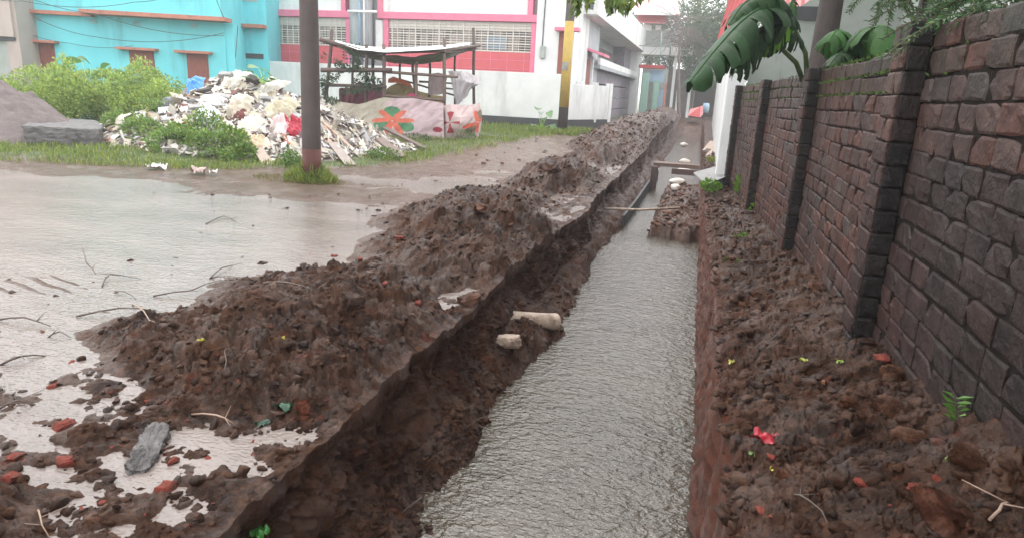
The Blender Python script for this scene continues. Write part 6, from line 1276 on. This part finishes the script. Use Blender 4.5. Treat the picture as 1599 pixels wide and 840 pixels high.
TW = [([(322, 352), (350, 343), (369, 349)], .010, 0, 'forked dark twig floating in the far part of the puddle'), ([(132, 407), (137, 424), (151, 432)], .009, 0, 'bent twig upright in the middle of the puddle'), ([(160, 450), (173, 436), (222, 438)], .009, 0, 'angled twig lying in the puddle with a short side arm'),
      ([(328, 438), (346, 427), (364, 417)], .011, .05, 'short thick twig rising at the puddle edge'), ([(330, 436), (350, 440), (364, 446)], .009, .04, 'twig crossing the short thick one at the puddle edge'), ([(177, 460), (195, 463), (214, 470)], .008, 0, 'thin straight twig in the puddle below the angled one'),
      ([(120, 498), (189, 491), (245, 489)], .013, .06, 'long dark stick at the left foot of the near heap'), ([(-8, 504), (40, 506), (80, 513)], .012, .02, 'stick entering from the left edge in the puddle'), ([(75, 530), (95, 527), (112, 530)], .008, .01, 'short curved twig in the puddle at left'),
      ([(208, 477), (226, 495), (240, 521)], .009, .12, 'pale twig slanting down the near heap flank'), ([(412, 446), (450, 452), (490, 456)], .012, .18, 'dark stick lying across the top of the near heap'), ([(240, 465), (300, 462), (345, 440)], .010, .12, 'curved thin branch over the near heap edge'), ([(0, 575), (35, 568), (75, 560)], .012, .02, 'stick running up from the left edge below the puddle'),
      ([(0, 642), (30, 637), (58, 638)], .009, .04, 'thin stick at the left edge among brick pieces'), ([(300, 650), (340, 660), (365, 664)], .008, .12, 'pale twig at the lower foot of the near heap'), ([(700, 690), (745, 655), (765, 648)], .008, -.6, 'thin dark branch dipping into the trench water'), ([(738, 660), (765, 672), (782, 688)], .007, -.64, 'forked tip of drowned branch in the trench water'),
      ([(655, 768), (690, 778), (716, 790)], .007, -.62, 'dark twig trailing in the water at the ledge'), ([(660, 775), (640, 790), (628, 800)], .006, -.58, 'twig on the dark ledge beside the water'), ([(1543, 818), (1560, 806), (1578, 794)], .009, .55, 'pale short stick in the bottom right corner'), ([(1240, 775), (1262, 796), (1292, 820)], .006, .22, 'thin dark twig on the right bank at the bottom'),
      ([(60, 800), (66, 822), (78, 842)], .007, .06, 'pale twig among clods at the bottom left'), ([(935, 510), (975, 517), (1015, 522)], .004, -.695, 'thin straw floating on the trench water'), ([(350, 585), (352, 560), (356, 548)], .005, .3, 'short upright twig on the near heap')]
for i, (pp, r_, z, lb_) in enumerate(TW):
    P = [at(x, y, z) for x, y in pp] if z <= -.5 else [gz_at(x, y) + Vector((0, 0, r_ * 1.5 + (.03 if k == 1 else 0))) for k, (x, y) in enumerate(pp)]
    if i == 1: P[0].z += .10; P[1].z += .03
    r_ *= .62
    Q = [P[0], P[0].lerp(P[1], .5) + Vector((random.uniform(-.01, .01), random.uniform(-.01, .01), .008)), P[1], P[1].lerp(P[2], .5) + Vector((random.uniform(-.015, .015), 0, .006)), P[2]]
    m = MB(P[0]); m.tube(Q, [r_, r_ * .9, r_ * .8, r_ * .65, r_ * .4], 6, wob=.12, tone=(1, 1, 1) if 'pale' not in lb_ else (3, 2.8, 2.6))
    for k in range(2): q = Q[random.randint(1, 3)]; m.tube([q, q + Vector((random.uniform(-.12, .12), random.uniform(-.12, .12), random.uniform(0, .03)))], [r_ * .5, r_ * .25], 5, tone=(1, 1, 1) if 'pale' not in lb_ else (3, 2.8, 2.6))
    o = m.build('twig', M['twig'], None, smooth=True); tag(o, lb_, 'twig', 'sticks and twigs in the mud')
# ================================================================== RAIN HAZE
hm_ = bpy.data.materials.new('rain_haze'); hm_.use_nodes = True; n_ = hm_.node_tree; n_.nodes.clear(); ou = n_.nodes.new('ShaderNodeOutputMaterial'); pv = n_.nodes.new('ShaderNodeVolumePrincipled')
pv.inputs['Color'].default_value = (.93, .95, 1, 1); pv.inputs['Density'].default_value = HAZE; pv.inputs['Anisotropy'].default_value = .2; n_.links.new(pv.outputs[0], ou.inputs['Volume'])
m = MB((0, 0, 0)); m.box((0, 200, 9), (900, 900, 22)); o = m.build('haze', hm_); tag(o, kind='stuff')
